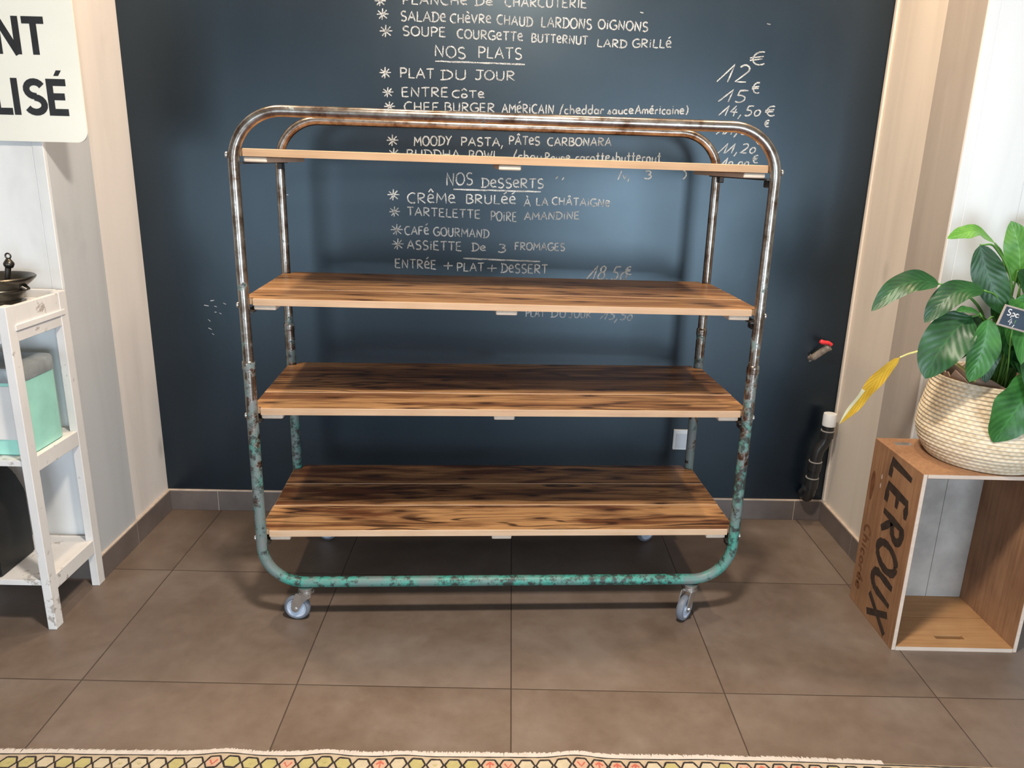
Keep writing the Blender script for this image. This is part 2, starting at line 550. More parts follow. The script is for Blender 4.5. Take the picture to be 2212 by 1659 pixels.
M_PAPER = simple('brown_paper_pot', (0.44, 0.31, 0.25), 0.75, 0, 0.12, 14)
M_SOIL = simple('soil', (0.03, 0.02, 0.014), 0.95, 0, 0.4, 60, 0.5)
M_SLATE = simple('slate', (0.030, 0.052, 0.080), 0.6, 0, 0.2, 20)
M_GREYW = simple('grey_wood_frame', (0.36, 0.31, 0.28), 0.7, 0, 0.15, 40)
M_PVC = simple('black_pvc', (0.018, 0.019, 0.021), 0.32, 0, 0.1, 10)
M_PVCRING = simple('grey_pipe_ring', (0.30, 0.30, 0.30), 0.5, 0, 0.1, 10)
M_WHITEPL = simple('white_plastic', (0.74, 0.77, 0.80), 0.35, 0, 0.03, 10)
M_RED = simple('red_lever', (0.75, 0.035, 0.045), 0.4, 0, 0.1, 20)
M_TAPB = simple('tarnished_brass', (0.36, 0.31, 0.26), 0.45, 0.5, 0.3, 40)
R_FRINGE = simple('rug_white_fringe', (0.52, 0.475, 0.44), 0.95, 0, 0.08, 60)
R_GROUND = simple('rug_beige_ground', (0.43, 0.35, 0.255), 0.95, 0, 0.08, 60, 0.4)
R_BLACK = simple('rug_black_wool', (0.020, 0.016, 0.016), 0.95, 0, 0.3, 60)
R_YELLOW = simple('rug_yellow_green_wool', (0.38, 0.34, 0.15), 0.95, 0, 0.10, 60)
R_CREAM = simple('rug_cream_wool', (0.46, 0.40, 0.29), 0.95, 0, 0.08, 60)
R_PINK = simple('rug_pink_wool', (0.48, 0.31, 0.22), 0.95, 0, 0.08, 60)
R_RED = simple('rug_coral_wool', (0.46, 0.11, 0.08), 0.95, 0, 0.1, 60)
R_MAROON = simple('rug_maroon_wool', (0.20, 0.025, 0.045), 0.95, 0, 0.2, 60, 0.4)
M_FRAMEW = simple('window_frame_paint', (0.65, 0.65, 0.65), 0.5, 0, 0.05)

# ------------------------------------------------------------------ room shell
WY, WK = 2.9433, 0.0126            # rear face of the alcove: y = WY + WK * x
XL, XR = -1.4172, 1.3049
YL, YR = 2.372, 2.376              # faces of the front boards beside the alcove
CEIL = 2.72


def wallp(a, z, off=0.0):
    return Vector((a, WY + WK * a - off, z))


bm = bmesh.new(); add_box(bm, -4.0, 4.0, -3.3, 3.2, -0.08, 0.0)
tag(obj('floor', bm, M_FLOOR), kind='structure')
bm = bmesh.new(); add_box(bm, -4.0, 4.0, -3.3, 3.2, CEIL, CEIL + 0.06)
tag(obj('ceiling', bm, M_CEIL), kind='structure')

bm = bmesh.new()
add_prism(bm, [(-1.5, WY + WK * -1.5), (1.4, WY + WK * 1.4), (1.4, 3.15), (-1.5, 3.15)], 0, CEIL)
WALL_BACK = tag(obj('wall_back', bm, M_BOARD), kind='structure')

bm = bmesh.new()
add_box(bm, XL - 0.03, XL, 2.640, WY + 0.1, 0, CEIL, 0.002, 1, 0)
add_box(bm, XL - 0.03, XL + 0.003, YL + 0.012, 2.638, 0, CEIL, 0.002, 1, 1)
tag(obj('wall_left', bm, [M_WW_LIT_L, M_WW_SHADED_L]), kind='structure')
bm = bmesh.new()
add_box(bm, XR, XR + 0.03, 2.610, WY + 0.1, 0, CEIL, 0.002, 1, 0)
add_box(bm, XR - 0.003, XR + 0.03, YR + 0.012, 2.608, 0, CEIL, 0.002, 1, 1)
tag(obj('wall_right', bm, [M_WW_LIT_R, M_WW_SHADED_R]), kind='structure')


def wing(name, xs, y, c0, c1):
    bm = bmesh.new()
    add_box(bm, c0, c1, y, y + 0.0118, 0, CEIL, 0.0015, 1)
    for i, (a, b) in enumerate(zip(xs, xs[1:])):
        add_box(bm, a, b, y + (0.0015 if i % 2 else 0.0), 3.1, 0, CEIL, 0.0015, 1)
    return tag(obj(name, bm, M_WING), kind='structure')


wing('wall_front_left', [-4.0, -3.4, -2.8, -2.3, -1.93, -1.66, XL - 0.03], YL, XL - 0.03, XL + 0.003)
wing('wall_front_right', [XR + 0.03, 1.50, 1.73, 2.1, 2.6, 3.3, 4.0], YR, XR - 0.003, XR + 0.03)
bm = bmesh.new()
add_box(bm, -4.06, -4.0, -3.3, 3.1, 0, CEIL)
tag(obj('wall_room_left', bm, M_ROOM), kind='structure')
bm = bmesh.new()
add_box(bm, 4.0, 4.06, -3.3, 3.1, 0, CEIL)
tag(obj('wall_room_right', bm, M_ROOM), kind='structure')
bm = bmesh.new()
for a, b in ((-4.0, -3.32), (-1.38, 0.78), (2.72, 4.0)):
    add_box(bm, a, b, -3.3, -3.18, 0, CEIL)
for a, b in ((-3.32, -1.38), (0.78, 2.72)):
    add_box(bm, a, b, -3.3, -3.18, 1.74, CEIL)
    add_box(bm, a, b, -3.3, -3.18, 0, 0.08)
tag(obj('wall_rear', bm, M_ROOM), kind='structure')
for i, (a, b) in enumerate(((-3.32, -1.38), (0.78, 2.72))):
    bm = bmesh.new()
    for p in ((a, a + .05, .08, 1.74), (b - .05, b, .08, 1.74), (a + .05, b - .05, .08, .13), (a + .05, b - .05, 1.69, 1.74),
              ((a + b) / 2 - .03, (a + b) / 2 + .03, .13, 1.69)):
        add_box(bm, p[0], p[1], -3.28, -3.21, p[2], p[3])
    tag(obj('window_%d' % (i + 1), bm, M_FRAMEW), kind='structure')

# skirting tiles with pale joint along the top
HB = 0.0898


def skirting(name, p0, p1, n, joints, h=HB, t=0.010):
    """tiles from p0 to p1 (xy), room side given by normal n"""
    p0, p1, n = Vector(p0), Vector(p1), Vector(n)
    L = (p1 - p0).length
    d = (p1 - p0) / L
    M = Matrix(((d.x, n.x, 0, p0.x), (d.y, n.y, 0, p0.y), (0, 0, 1, 0), (0, 0, 0, 1)))
    bm = bmesh.new()
    js = [0.0] + sorted(joints) + [L]
    for a, b in zip(js, js[1:]):
        add_box(bm, a + 0.001, b - 0.001, 0, t, 0, h - 0.005, 0.001, 1, 0, M)
    add_box(bm, 0, L, -0.004, t - 0.002, h - 0.006, h, 0.0015, 1, 1, M)
    add_box(bm, 0, L, 0, t - 0.0012, 0, h - 0.006, 0, 1, 1, M)
    return tag(obj(name, bm, [M_BASE, M_JOINT]), kind='structure')


skirting('baseboard_back', (XL, WY + WK * XL), (XR, WY + WK * XR), (0, -1), [0.205, 0.805, 1.405, 2.005, 2.60])
skirting('baseboard_left', (XL + 0.003, YL - 0.010), (XL + 0.003, WY + WK * XL - 0.010), (1, 0), [0.26])
skirting('baseboard_right', (XR - 0.003, YR - 0.010), (XR - 0.003, WY + WK * XR - 0.010), (-1, 0), [0.28])
skirting('baseboard_front_left', (-3.9, YL), (XL + 0.013, YL), (0, -1), [0.6, 1.2, 1.8, 2.2])
skirting('baseboard_front_right', (XR - 0.013, YR), (3.9, YR), (0, -1), [0.4, 1.0, 1.6, 2.2])
bm = bmesh.new()
add_box(bm, XR - 0.009, XR, WY + WK * XR - 0.02, WY + WK * XR - 0.001, HB, CEIL, 0.003, 2)
tag(obj('trim_1', bm, M_WW_LIT_R), kind='structure')

# ------------------------------------------------------------------ chalk writing on the blackboard wall
def arc(cx, cy, rx, ry, a0, a1, n=10):
    return [(cx + rx * math.cos(math.radians(a0 + (a1 - a0) * i / n)), cy + ry * math.sin(math.radians(a0 + (a1 - a0) * i / n))) for i in range(n + 1)]


G = {  # glyph: (advance, strokes) in a box of height 1
    'A': (.70, [[(0, 0), (.36, 1), (.70, 0)], [(.12, .36), (.60, .38)]]),
    'B': (.60, [[(.05, 0), (.05, 1)], [(.0, .97)] + arc(.25, .77, .27, .22, 90, -90, 7) + arc(.25, .27, .35, .27, 90, -90, 8) + [(.0, .02)]]),
    'C': (.62, [arc(.40, .5, .40, .5, 58, 300, 14)]),
    'D': (.68, [[(.10, 0), (.10, .98)], [(-.04, .97)] + arc(.20, .5, .48, .48, 90, -90, 12) + [(-.06, .02)]]),
    'E': (.56, [[(.50, 1), (.05, .97), (.05, .03), (.55, 0)], [(.05, .53), (.45, .53)]]),
    'F': (.52, [[(.52, 1), (.05, .97), (.05, 0)], [(.05, .53), (.42, .53)]]),
    'G': (.72, [arc(.42, .5, .42, .5, 55, 320, 14) + [(.72, .45), (.42, .45)]]),
    'H': (.66, [[(.06, 1), (.06, 0)], [(.60, 1), (.60, 0)], [(.06, .5), (.60, .52)]]),
    'I': (.18, [[(.09, 1), (.09, 0)]]),
    'J': (.62, [[(.08, 1), (.68, 1)], [(.44, 1), (.44, .25)] + arc(.22, .25, .22, .25, 0, -150, 8)]),
    'L': (.50, [[(.08, 1), (.05, .03), (.52, 0)]]),
    'M': (.82, [[(.03, 0), (.10, 1), (.41, .35), (.72, 1), (.80, 0)]]),
    'N': (.70, [[(.06, 0), (.08, 1), (.60, 0), (.64, 1)]]),
    'O': (.72, [arc(.36, .5, .36, .5, 95, 454, 18)]),
    'P': (.56, [[(.06, 0), (.06, 1)], [(.0, .97)] + arc(.25, .73, .30, .26, 90, -95, 9) + [(.06, .45)]]),
    'R': (.64, [[(.06, 0), (.06, 1)], [(.0, .97)] + arc(.25, .75, .30, .24, 90, -95, 9) + [(.12, .49), (.62, 0)]]),
    'S': (.56, [arc(.30, .74, .25, .25, 40, 270, 9) + arc(.26, .24, .27, .25, 80, -140, 10)]),
    'T': (.62, [[(0, .97), (.64, 1)], [(.32, .98), (.32, 0)]]),
    'U': (.66, [[(.05, 1), (.06, .32)] + arc(.33, .30, .27, .30, 180, 360, 10) + [(.60, 1)]]),
    'V': (.64, [[(0, 1), (.32, 0), (.64, 1)]]),
    'W': (.85, [[(0, 1), (.22, 0), (.43, .8), (.64, 0), (.85, 1)]]),
    'X': (.64, [[(0, 1), (.64, 0)], [(.62, 1), (.02, 0)]]),
    'Y': (.62, [[(0, 1), (.31, .5)], [(.64, 1), (.31, .5), (.18, 0)]]),
    'a': (.50, [arc(.22, .27, .22, .27, 60, 420, 12), [(.44, .54), (.44, .06), (.54, 0)]]),
    'b': (.50, [[(.05, 1), (.05, .05)], arc(.25, .27, .22, .27, 170, -180, 12)]),
    'c': (.42, [arc(.25, .27, .24, .27, 50, 310, 10)]),
    'd': (.52, [arc(.22, .27, .22, .27, 40, 400, 12), [(.44, 1.05), (.44, 0)]]),
    'e': (.52, [[(.02, .34), (.46, .40)] + arc(.25, .36, .23, .30, 20, 300, 12) + [(.54, .05)]]),
    'g': (.5, [arc(.22, .27, .22, .27, 40, 400, 12), [(.44, .5), (.44, -.3), (.1, -.3)]]),
    'h': (.50, [[(.05, 1.05), (.05, 0)], arc(.25, .30, .20, .25, 180, 0, 8) + [(.46, 0)]]),
    'i': (.20, [[(.10, .70), (.10, 0)], [(.09, .90), (.12, .93)]]),
    'l': (.18, [[(.09, 1.05), (.09, 0)]]),
    'm': (.76, [[(.03, .52), (.03, 0)], arc(.20, .32, .17, .22, 180, 0, 6) + [(.37, 0)], arc(.55, .32, .17, .22, 180, 0, 6) + [(.72, 0)]]),
    'n': (.48, [[(.03, .52), (.03, 0)], arc(.23, .30, .20, .24, 180, 0, 7) + [(.44, 0)]]),
    'o': (.50, [arc(.25, .27, .24, .27, 90, 450, 12)]),
    'p': (.50, [[(.05, .55), (.05, -.35)], arc(.26, .27, .21, .27, 170, -180, 12)]),
    'r': (.38, [[(.05, .52), (.05, 0)], arc(.25, .32, .20, .20, 180, 50, 6)]),
    's': (.42, [[(.0, .0), (.26, .52), (.30, .30)] + arc(.22, .15, .14, .16, 60, -120, 6)]),
    't': (.40, [[(.20, .95), (.20, .06), (.36, 0)], [(.0, .60), (.40, .62)]]),
    'u': (.50, [[(.05, .52), (.05, .20)] + arc(.25, .20, .20, .20, 180, 340, 7) + [(.45, .52), (.46, .04), (.54, 0)]]),
    'v': (.42, [[(0, .52), (.20, 0), (.42, .55)]]),
    '0': (.46, [arc(.23, .30, .21, .30, 90, 450, 12)]),
    '1': (.42, [[(-.18, .02), (.36, 1), (.30, 0)]]),
    '2': (.56, [arc(.26, .72, .24, .26, 150, -30, 8) + [(.04, .03), (.54, .02)]]),
    '3': (.46, [arc(.20, .75, .20, .22, 130, -80, 8) + arc(.20, .27, .24, .27, 80, -140, 9)]),
    '4': (.56, [[(.30, 1), (.02, .38), (.52, .36)], [(.36, .70), (.32, -.05)]]),
    '5': (.52, [[(.50, .98), (.12, .96), (.08, .55)] + arc(.22, .30, .26, .28, 110, -130, 10)]),
    '8': (.50, [arc(.25, .75, .18, .22, 270, -90, 12), arc(.25, .27, .23, .27, 90, 450, 12)]),
    '€': (.80, [arc(.48, .5, .36, .5, 65, 300, 12), [(.0, .60), (.60, .64)], [(.0, .42), (.56, .46)]]),
    '*': (.90, [[(.10, .82), (.82, .12)], [(.48, 1), (.42, 0)], [(.80, .86), (.18, .10)], [(.0, .50), (.95, .52)]]),
    '+': (.80, [[(.0, .5), (.8, .52)], [(.42, .95), (.38, .05)]]),
    ',': (.20, [[(.12, .12), (.0, -.32)]]),
    '.': (.20, [[(.05, .02), (.12, .05)]]),
    "'": (.20, [[(.12, 1.0), (.02, .72)]]),
    '-': (.36, [[(.02, .5), (.32, .5)]]),
    '/': (.40, [[(.0, -.1), (.38, 1.05)]]),
    '(': (.36, [[(.0, -.15), (.12, .5), (.36, 1.1)]]),
    ')': (.36, [arc(-.25, .5, .55, .75, 50, -50, 8)]),
}
ACC = {'é': ('e', [(.18, .85), (.42, 1.02)]), 'è': ('e', [(.42, .82), (.16, 1.0)]), 'ê': ('e', [(.08, .82), (.26, 1.05), (.46, .82)]),
       'É': ('E', [(.18, 1.15), (.46, 1.32)]), 'À': ('A', [(.40, 1.15), (.24, 1.36)]), 'â': ('A', [(.20, 1.12), (.36, 1.32), (.54, 1.10)]),
       'ô': ('o', [(.0, 1.02), (.22, 1.30), (.48, 1.0)])}
for ch_, (b_, s_) in ACC.items():
    G[ch_] = (G[b_][0], G[b_][1] + [s_])


def ribbon(bm, pts, w, rnd, mat=0):
    """flat stroke along 3-d points lying in a plane; pts = list of (point, side-unit) built by caller"""
    prev = None
    for i, (p, s) in enumerate(pts):
        ww = w * (0.5 + rnd.uniform(-.10, .10)) * (0.75 if i in (0, len(pts) - 1) else 1)
        a, b = bm.verts.new(p + s * ww), bm.verts.new(p - s * ww)
        if prev:
            f = bm.faces.new((prev[0], prev[1], b, a))
            f.material_index = mat
        prev = (a, b)


def plane_stroke(bm, pts2, fn, w, rnd, mat=0, jitter=0.0, sub=1):
    """2-d polyline -> ribbon, fn maps (s,t) to a 3-d point in a plane"""
    P = []
    for i in range(len(pts2) - 1):
        (x0, y0), (x1, y1) = pts2[i], pts2[i + 1]
        for k in range(sub):
            t = k / sub
            P.append((x0 + (x1 - x0) * t + rnd.uniform(-jitter, jitter), y0 + (y1 - y0) * t + rnd.uniform(-jitter, jitter)))
    P.append(pts2[-1])
    out = []
    for i, p in enumerate(P):
        a, b = P[max(0, i - 1)], P[min(len(P) - 1, i + 1)]
        dx, dy = b[0] - a[0], b[1] - a[1]
        L = math.hypot(dx, dy) or 1e-9
        q = fn(*p)
        s = (fn(p[0] - dy / L * 1e-3, p[1] + dx / L * 1e-3) - q) * 1000
        out.append((q, s))
    ribbon(bm, out, w, rnd, mat)


def text_strokes(word, gap=0.16):
    """-> strokes in word units and total width"""
    x = 0.0
    out = []
    for ch in word:
        if ch == ' ':
            x += .4; continue
        adv, st = G[ch]
        up = 1.32 if ch in 'eéèêo' and word.upper() != word and any(c.isupper() for c in word[:2]) and not word[1:].islower() else 1.0
        for s in st:
            out.append([(x + a, b * up) for a, b in s])
        x += adv + gap
    return out, x - gap


CHALK = [
    [('*', -0.521, 1.9263, -0.485, 1.9272, 0.0322), ('PLANCHe', -0.424, 1.9347, -0.201, 1.9377, 0.0293), ('De', -0.172, 1.937, -0.112, 1.9386, 0.0264), ('CHARCUTERIE', -0.068, 1.9368, 0.216, 1.9399, 0.0293)],
    [('*', -0.515, 1.8829, -0.476, 1.884, 0.0354), ('SALADe', -0.431, 1.8819, -0.275, 1.8811, 0.0311), ('CHèVRe', -0.258, 1.8795, -0.117, 1.8815, 0.0281), ('CHAUD', -0.095, 1.8799, 0.029, 1.8748, 0.0297), ('LARDONS', 0.06, 1.875, 0.237, 1.8715, 0.0327), ('OiGNONS', 0.26, 1.8743, 0.435, 1.8699, 0.0298)],
    [('*', -0.506, 1.8273, -0.464, 1.8284, 0.0388), ('SOUPE', -0.425, 1.8348, -0.275, 1.8341, 0.0299), ('COURGeTTe', -0.234, 1.8314, -0.004, 1.8265, 0.0285), ('BUTTeRNUT', 0.027, 1.8255, 0.225, 1.8217, 0.027), ('LARD', 0.26, 1.816, 0.364, 1.8141, 0.0256), ('GRiLLé', 0.385, 1.8166, 0.522, 1.8187, 0.0271)],
    [('NOS', -0.314, 1.7705, -0.205, 1.7642, 0.0363), ('PLATS', -0.16, 1.769, -0.006, 1.7678, 0.0364), ('_', -0.312, 1.7538, 0.006, 1.7513, 0.0)],
    [('*', -0.51, 1.6921, -0.471, 1.6931, 0.0368), ('PLAT', -0.437, 1.6964, -0.317, 1.6955, 0.0323), ('DU', -0.291, 1.6921, -0.202, 1.6959, 0.0323), ('JOUR', -0.171, 1.6967, -0.029, 1.6966, 0.0308), ('12', 0.71, 1.7108, 0.802, 1.7116, 0.0585), ('€', 0.807, 1.7673, 0.871, 1.7736, 0.0427)],
    [('*', -0.501, 1.6288, -0.464, 1.6297, 0.0342), ('ENTRE', -0.432, 1.6325, -0.266, 1.6358, 0.0311), ('CôTe', -0.251, 1.6344, -0.137, 1.6354, 0.0234), ('15', 0.721, 1.6439, 0.802, 1.6428, 0.0422), ('€', 0.824, 1.6747, 0.859, 1.6772, 0.0358)],
    [('*', -0.496, 1.5803, -0.459, 1.5812, 0.0346), ('CHEF', -0.423, 1.5837, -0.301, 1.5836, 0.0314), ('BURGER', -0.278, 1.5865, -0.099, 1.5878, 0.0299), ('AMéRiCAIN', -0.072, 1.5872, 0.115, 1.5883, 0.0299), ('(cheddar', 0.137, 1.5882, 0.296, 1.5922, 0.0299), ('sauce', 0.31, 1.5925, 0.403, 1.5949, 0.0268), ('Américaine)', 0.41, 1.595, 0.602, 1.5982, 0.0284), ('14,50', 0.722, 1.5965, 0.862, 1.599, 0.0347), ('€', 0.882, 1.5989, 0.924, 1.6015, 0.0332)],
    [("'-..-.--.-.-", -0.43, 1.5344, 0.174, 1.5462, 0.0127), ('€', 0.883, 1.5622, 0.905, 1.5627, 0.0223), ('11,00', 0.72, 1.5317, 0.852, 1.5349, 0.032)],
    [('*', -0.489, 1.4625, -0.449, 1.4635, 0.0386), ('MOODY', -0.39, 1.4644, -0.254, 1.4708, 0.0322), ('PASTA,', -0.219, 1.4697, -0.065, 1.4712, 0.029), ('PâTeS', -0.044, 1.4782, 0.068, 1.4785, 0.029), ('CARBONARA', 0.097, 1.4775, 0.329, 1.4825, 0.0274), ('€', 0.859, 1.4987, 0.891, 1.5012, 0.0258), ('11,20', 0.732, 1.4664, 0.859, 1.4695, 0.034)],
    [('*', -0.485, 1.4156, -0.445, 1.4165, 0.039), ('BUDDHA', -0.417, 1.4188, -0.224, 1.4219, 0.0325), ('BOWL', -0.19, 1.4211, -0.083, 1.4221, 0.0325), ('(chou', -0.028, 1.4218, 0.077, 1.4227, 0.0358), ('Rouge', 0.089, 1.423, 0.181, 1.4252, 0.0293), ('carottes', 0.202, 1.4241, 0.345, 1.4276, 0.0326), ('butternut', 0.35, 1.426, 0.515, 1.4284, 0.0359), ('€', 0.853, 1.435, 0.879, 1.4356, 0.0261), ('10,00', 0.741, 1.4175, 0.839, 1.4198, 0.0327)],
    [('/v,', 0.362, 1.3654, 0.405, 1.3664, 0.0281), ('3', 0.458, 1.3694, 0.486, 1.37, 0.028), (')', 0.596, 1.3727, 0.618, 1.3732, 0.0281), (',,', 0.132, 1.3681, 0.168, 1.364, 0.0231)],
    [('NOS', -0.273, 1.3286, -0.175, 1.3326, 0.043), ('DeSSeRTS', -0.142, 1.3234, 0.087, 1.3266, 0.0332), ('_', -0.246, 1.3143, 0.078, 1.3137, 0.0)],
    [('*', -0.49, 1.2692, -0.449, 1.2702, 0.0401), ('CRêMe', -0.416, 1.2606, -0.24, 1.2634, 0.0368), ('BRULéé', -0.199, 1.2652, -0.015, 1.2662, 0.0319), ('À', 0.017, 1.259, 0.041, 1.2596, 0.0286), ('LA', 0.062, 1.2638, 0.106, 1.264, 0.0269), ('CHâTAiGNe', 0.122, 1.2678, 0.337, 1.2644, 0.0269)],
    [('*', -0.485, 1.2095, -0.447, 1.2104, 0.0372), ('TARTELETTE', -0.418, 1.2162, -0.145, 1.2107, 0.0305), ('POiRE', -0.106, 1.2048, -0.009, 1.2025, 0.0339), ('AMANDiNE', 0.02, 1.2094, 0.225, 1.2176, 0.0272)],
    [('*', -0.48, 1.1414, -0.438, 1.1423, 0.0411), ('CAFé', -0.428, 1.1443, -0.339, 1.1463, 0.0308), ('GOURMAND', -0.32, 1.1439, -0.112, 1.1395, 0.0309)],
    [('*', -0.477, 1.0879, -0.435, 1.0889, 0.0415), ('ASSiETTE', -0.42, 1.0916, -0.215, 1.0887, 0.0329), ('De', -0.175, 1.0896, -0.124, 1.0908, 0.0295), ('3', -0.077, 1.0866, -0.047, 1.0873, 0.0313), ('FROMAGES', -0.013, 1.0975, 0.176, 1.0985, 0.0278)],
    [('_', -0.208, 1.0609, 0.085, 1.0553, 0.0), ('ENTRéE', -0.467, 1.02, -0.311, 1.0172, 0.0334), ('+', -0.283, 1.0153, -0.248, 1.0161, 0.0316), ('PLAT', -0.232, 1.0115, -0.13, 1.0138, 0.0317), ('+', -0.117, 1.0102, -0.08, 1.0111, 0.03), ('DeSSERT', -0.063, 1.0104, 0.113, 1.0101, 0.0335), ('18,50', 0.274, 0.9924, 0.413, 0.9902, 0.0531), ('€', 0.411, 1.0133, 0.44, 1.0139, 0.03)],
    [("''..'", -0.466, 0.9599, -0.333, 0.9593, 0.032)],
    [('PLAT', 0.036, 0.8411, 0.108, 0.8418, 0.031), ('DU', 0.134, 0.8414, 0.191, 0.8418, 0.031), ('JOUR', 0.202, 0.8411, 0.289, 0.8417, 0.031), ('15,50', 0.332, 0.8375, 0.448, 0.8354, 0.0365)],
]

rnd = random.Random(5)
layer = 0
for line in CHALK:
    bm = bmesh.new()
    for word, a0, z0, a1, z1, h in line:
        layer += 1
        off = 0.0006 + 0.0001 * (layer % 4)
        if word == '_':
            n = 14
            pts = [(a0 + (a1 - a0) * i / n, z0 + (z1 - z0) * i / n + rnd.uniform(-.0007, .0007)) for i in range(n + 1)]
            plane_stroke(bm, pts, lambda s, t: wallp(s, t, off), 0.0052, rnd)
            continue
        strokes, W = text_strokes(word)
        sx = (a1 - a0) / W
        shear = 0.28 if word[0].isdigit() and len(word) > 1 else 0.0
        w = 0.0048 if h < 0.046 else 0.0058
        for s in strokes:
            def fn(u, v, a0=a0, z0=z0, a1=a1, z1=z1, W=W, sx=sx, h=h, shear=shear, off=off):
                k = u / W
                return wallp(a0 + u * sx + shear * h * v, z0 + (z1 - z0) * k + v * h, off)
            # widths are metric, so ribbon in wall units
            pts = [(a0 + u * sx + shear * h * v, z0 + (z1 - z0) * u / W + v * h) for u, v in s]
            plane_stroke(bm, pts, lambda s_, t_, off=off: wallp(s_, t_, off), w, rnd, 0, 0.0005, 2)
    obj('chalk_text', bm, M_CHALK, WALL_BACK)
# stray chalk nicks left of the trolley
bm = bmesh.new()
for a, z, l, an in ((-1.194, .858, .018, -8), (-1.170, .878, .016, 10), (-1.159, .855, .010, -20), (-1.124, .867, .012, -25), (-1.161, .833, .008, 0),
                    (-1.143, .828, .010, -30), (-1.188, .800, .012, -40), (-1.188, .767, .014, -30), (-1.178, .746, .010, -35), (-.905, .905, .008, 10),
                    (-.86, 1.28, .006, 0), (.41, 1.93, .012, -10), (.86, 1.905, .012, -10), (.2, 1.90, .010, 70), (-.70, .62, .007, 0), (.62, .23, .008, -10)):
    c, s = math.cos(math.radians(an)), math.sin(math.radians(an))
    plane_stroke(bm, [(a - c * l / 2, z - s * l / 2), (a, z), (a + c * l / 2, z + s * l / 2)], lambda s_, t_: wallp(s_, t_, .0006), 0.0035, rnd)
obj('chalk_nicks', bm, M_CHALK, WALL_BACK)

# ------------------------------------------------------------------ the shelf trolley
TX, TY, TA = -0.036, 2.1884, 0.0552
TW2, TD, ZB, ZT, ZS = 0.7425, 0.5285, 0.1323, 1.5303, 0.832
TR = thing('shelf_trolley', 'large wheeled shelf trolley of bent steel tube with four burnt pine plank shelves', 'shelf trolley', (TX, TY, 0), TA)


def u_path(v, lower):
    R = 0.125 if lower else 0.135
    h = TW2
    if lower:
        pts = [(-h, v, ZS + .01), (-h, v, .65), (-h, v, .45), (-h, v, ZB + R)]
        pts += [(-h + R - R * math.cos(t), v, ZB + R - R * math.sin(t)) for t in (math.pi / 2 * i / 12 for i in range(1, 13))]
        pts += [(-.4, v, ZB), (-.2, v, ZB), (0, v, ZB), (.2, v, ZB), (.4, v, ZB)]
        pts += [(h - R + R * math.sin(t), v, ZB + R - R * math.cos(t)) for t in (math.pi / 2 * i / 12 for i in range(0, 13))]
        pts += [(h, v, .45), (h, v, .65), (h, v, ZS + .01)]
    else:
        tilt = lambda u, z: z - 0.0045 * u / h * (z - ZS) / (ZT - ZS)
        pts = [(-h, v, ZS - .03), (-h, v, 1.0), (-h, v, 1.2), (-h, v, ZT - R)]
        pts += [(-h + R - R * math.cos(t), v, ZT - R + R * math.sin(t)) for t in (math.pi / 2 * i / 14 for i in range(1, 15))]
        pts += [(-.3, v, ZT), (0, v, ZT), (.3, v, ZT)]
        pts += [(h - R + R * math.sin(t), v, ZT - R + R * math.cos(t)) for t in (math.pi / 2 * i / 14 for i in range(0, 15))]
        pts += [(h, v, 1.2), (h, v, 1.0), (h, v, ZS - .03)]
        pts = [(u, v_, tilt(u, z)) for u, v_, z in pts]
    return pts


for v in (0.0, TD):
    bm = bmesh.new(); add_tube(bm, u_path(v, True), 0.0168, 16)
    o = obj('lower_tube_frame', bm, M_TUBE, TR, auto=50)
    tag(o, 'bent lower tube with chipped green paint')
    bm = bmesh.new(); add_tube(bm, u_path(v, False), 0.0150, 16)
    tag(obj('upper_tube_frame', bm, M_TUBE, TR, auto=50), 'bent upper tube of bare brown steel')
    for s in (-1, 1):
        bm = bmesh.new()
        add_lathe(bm, [(0, -.012), (.0180, -.012), (.0188, -.008), (.0180, -.002), (.0188, .004), (.0180, .011), (.015, .014), (0, .014)], 20, (s * TW2, v, ZS + 0.006))
        obj('tube_collar', bm, M_TUBE, TR, auto=40)

SHELVES = [  # top z, roll, plank seams (v), thickness
    (1.4315, 0.0072, (0.175, 0.36), 0.0205),
    (1.0240, 0.0085, (0.180, 0.372), 0.0195),
    (0.7040, 0.0000, (0.174, 0.306), 0.0210),
    (0.3050, 0.0000, (0.192, 0.369), 0.0205)]


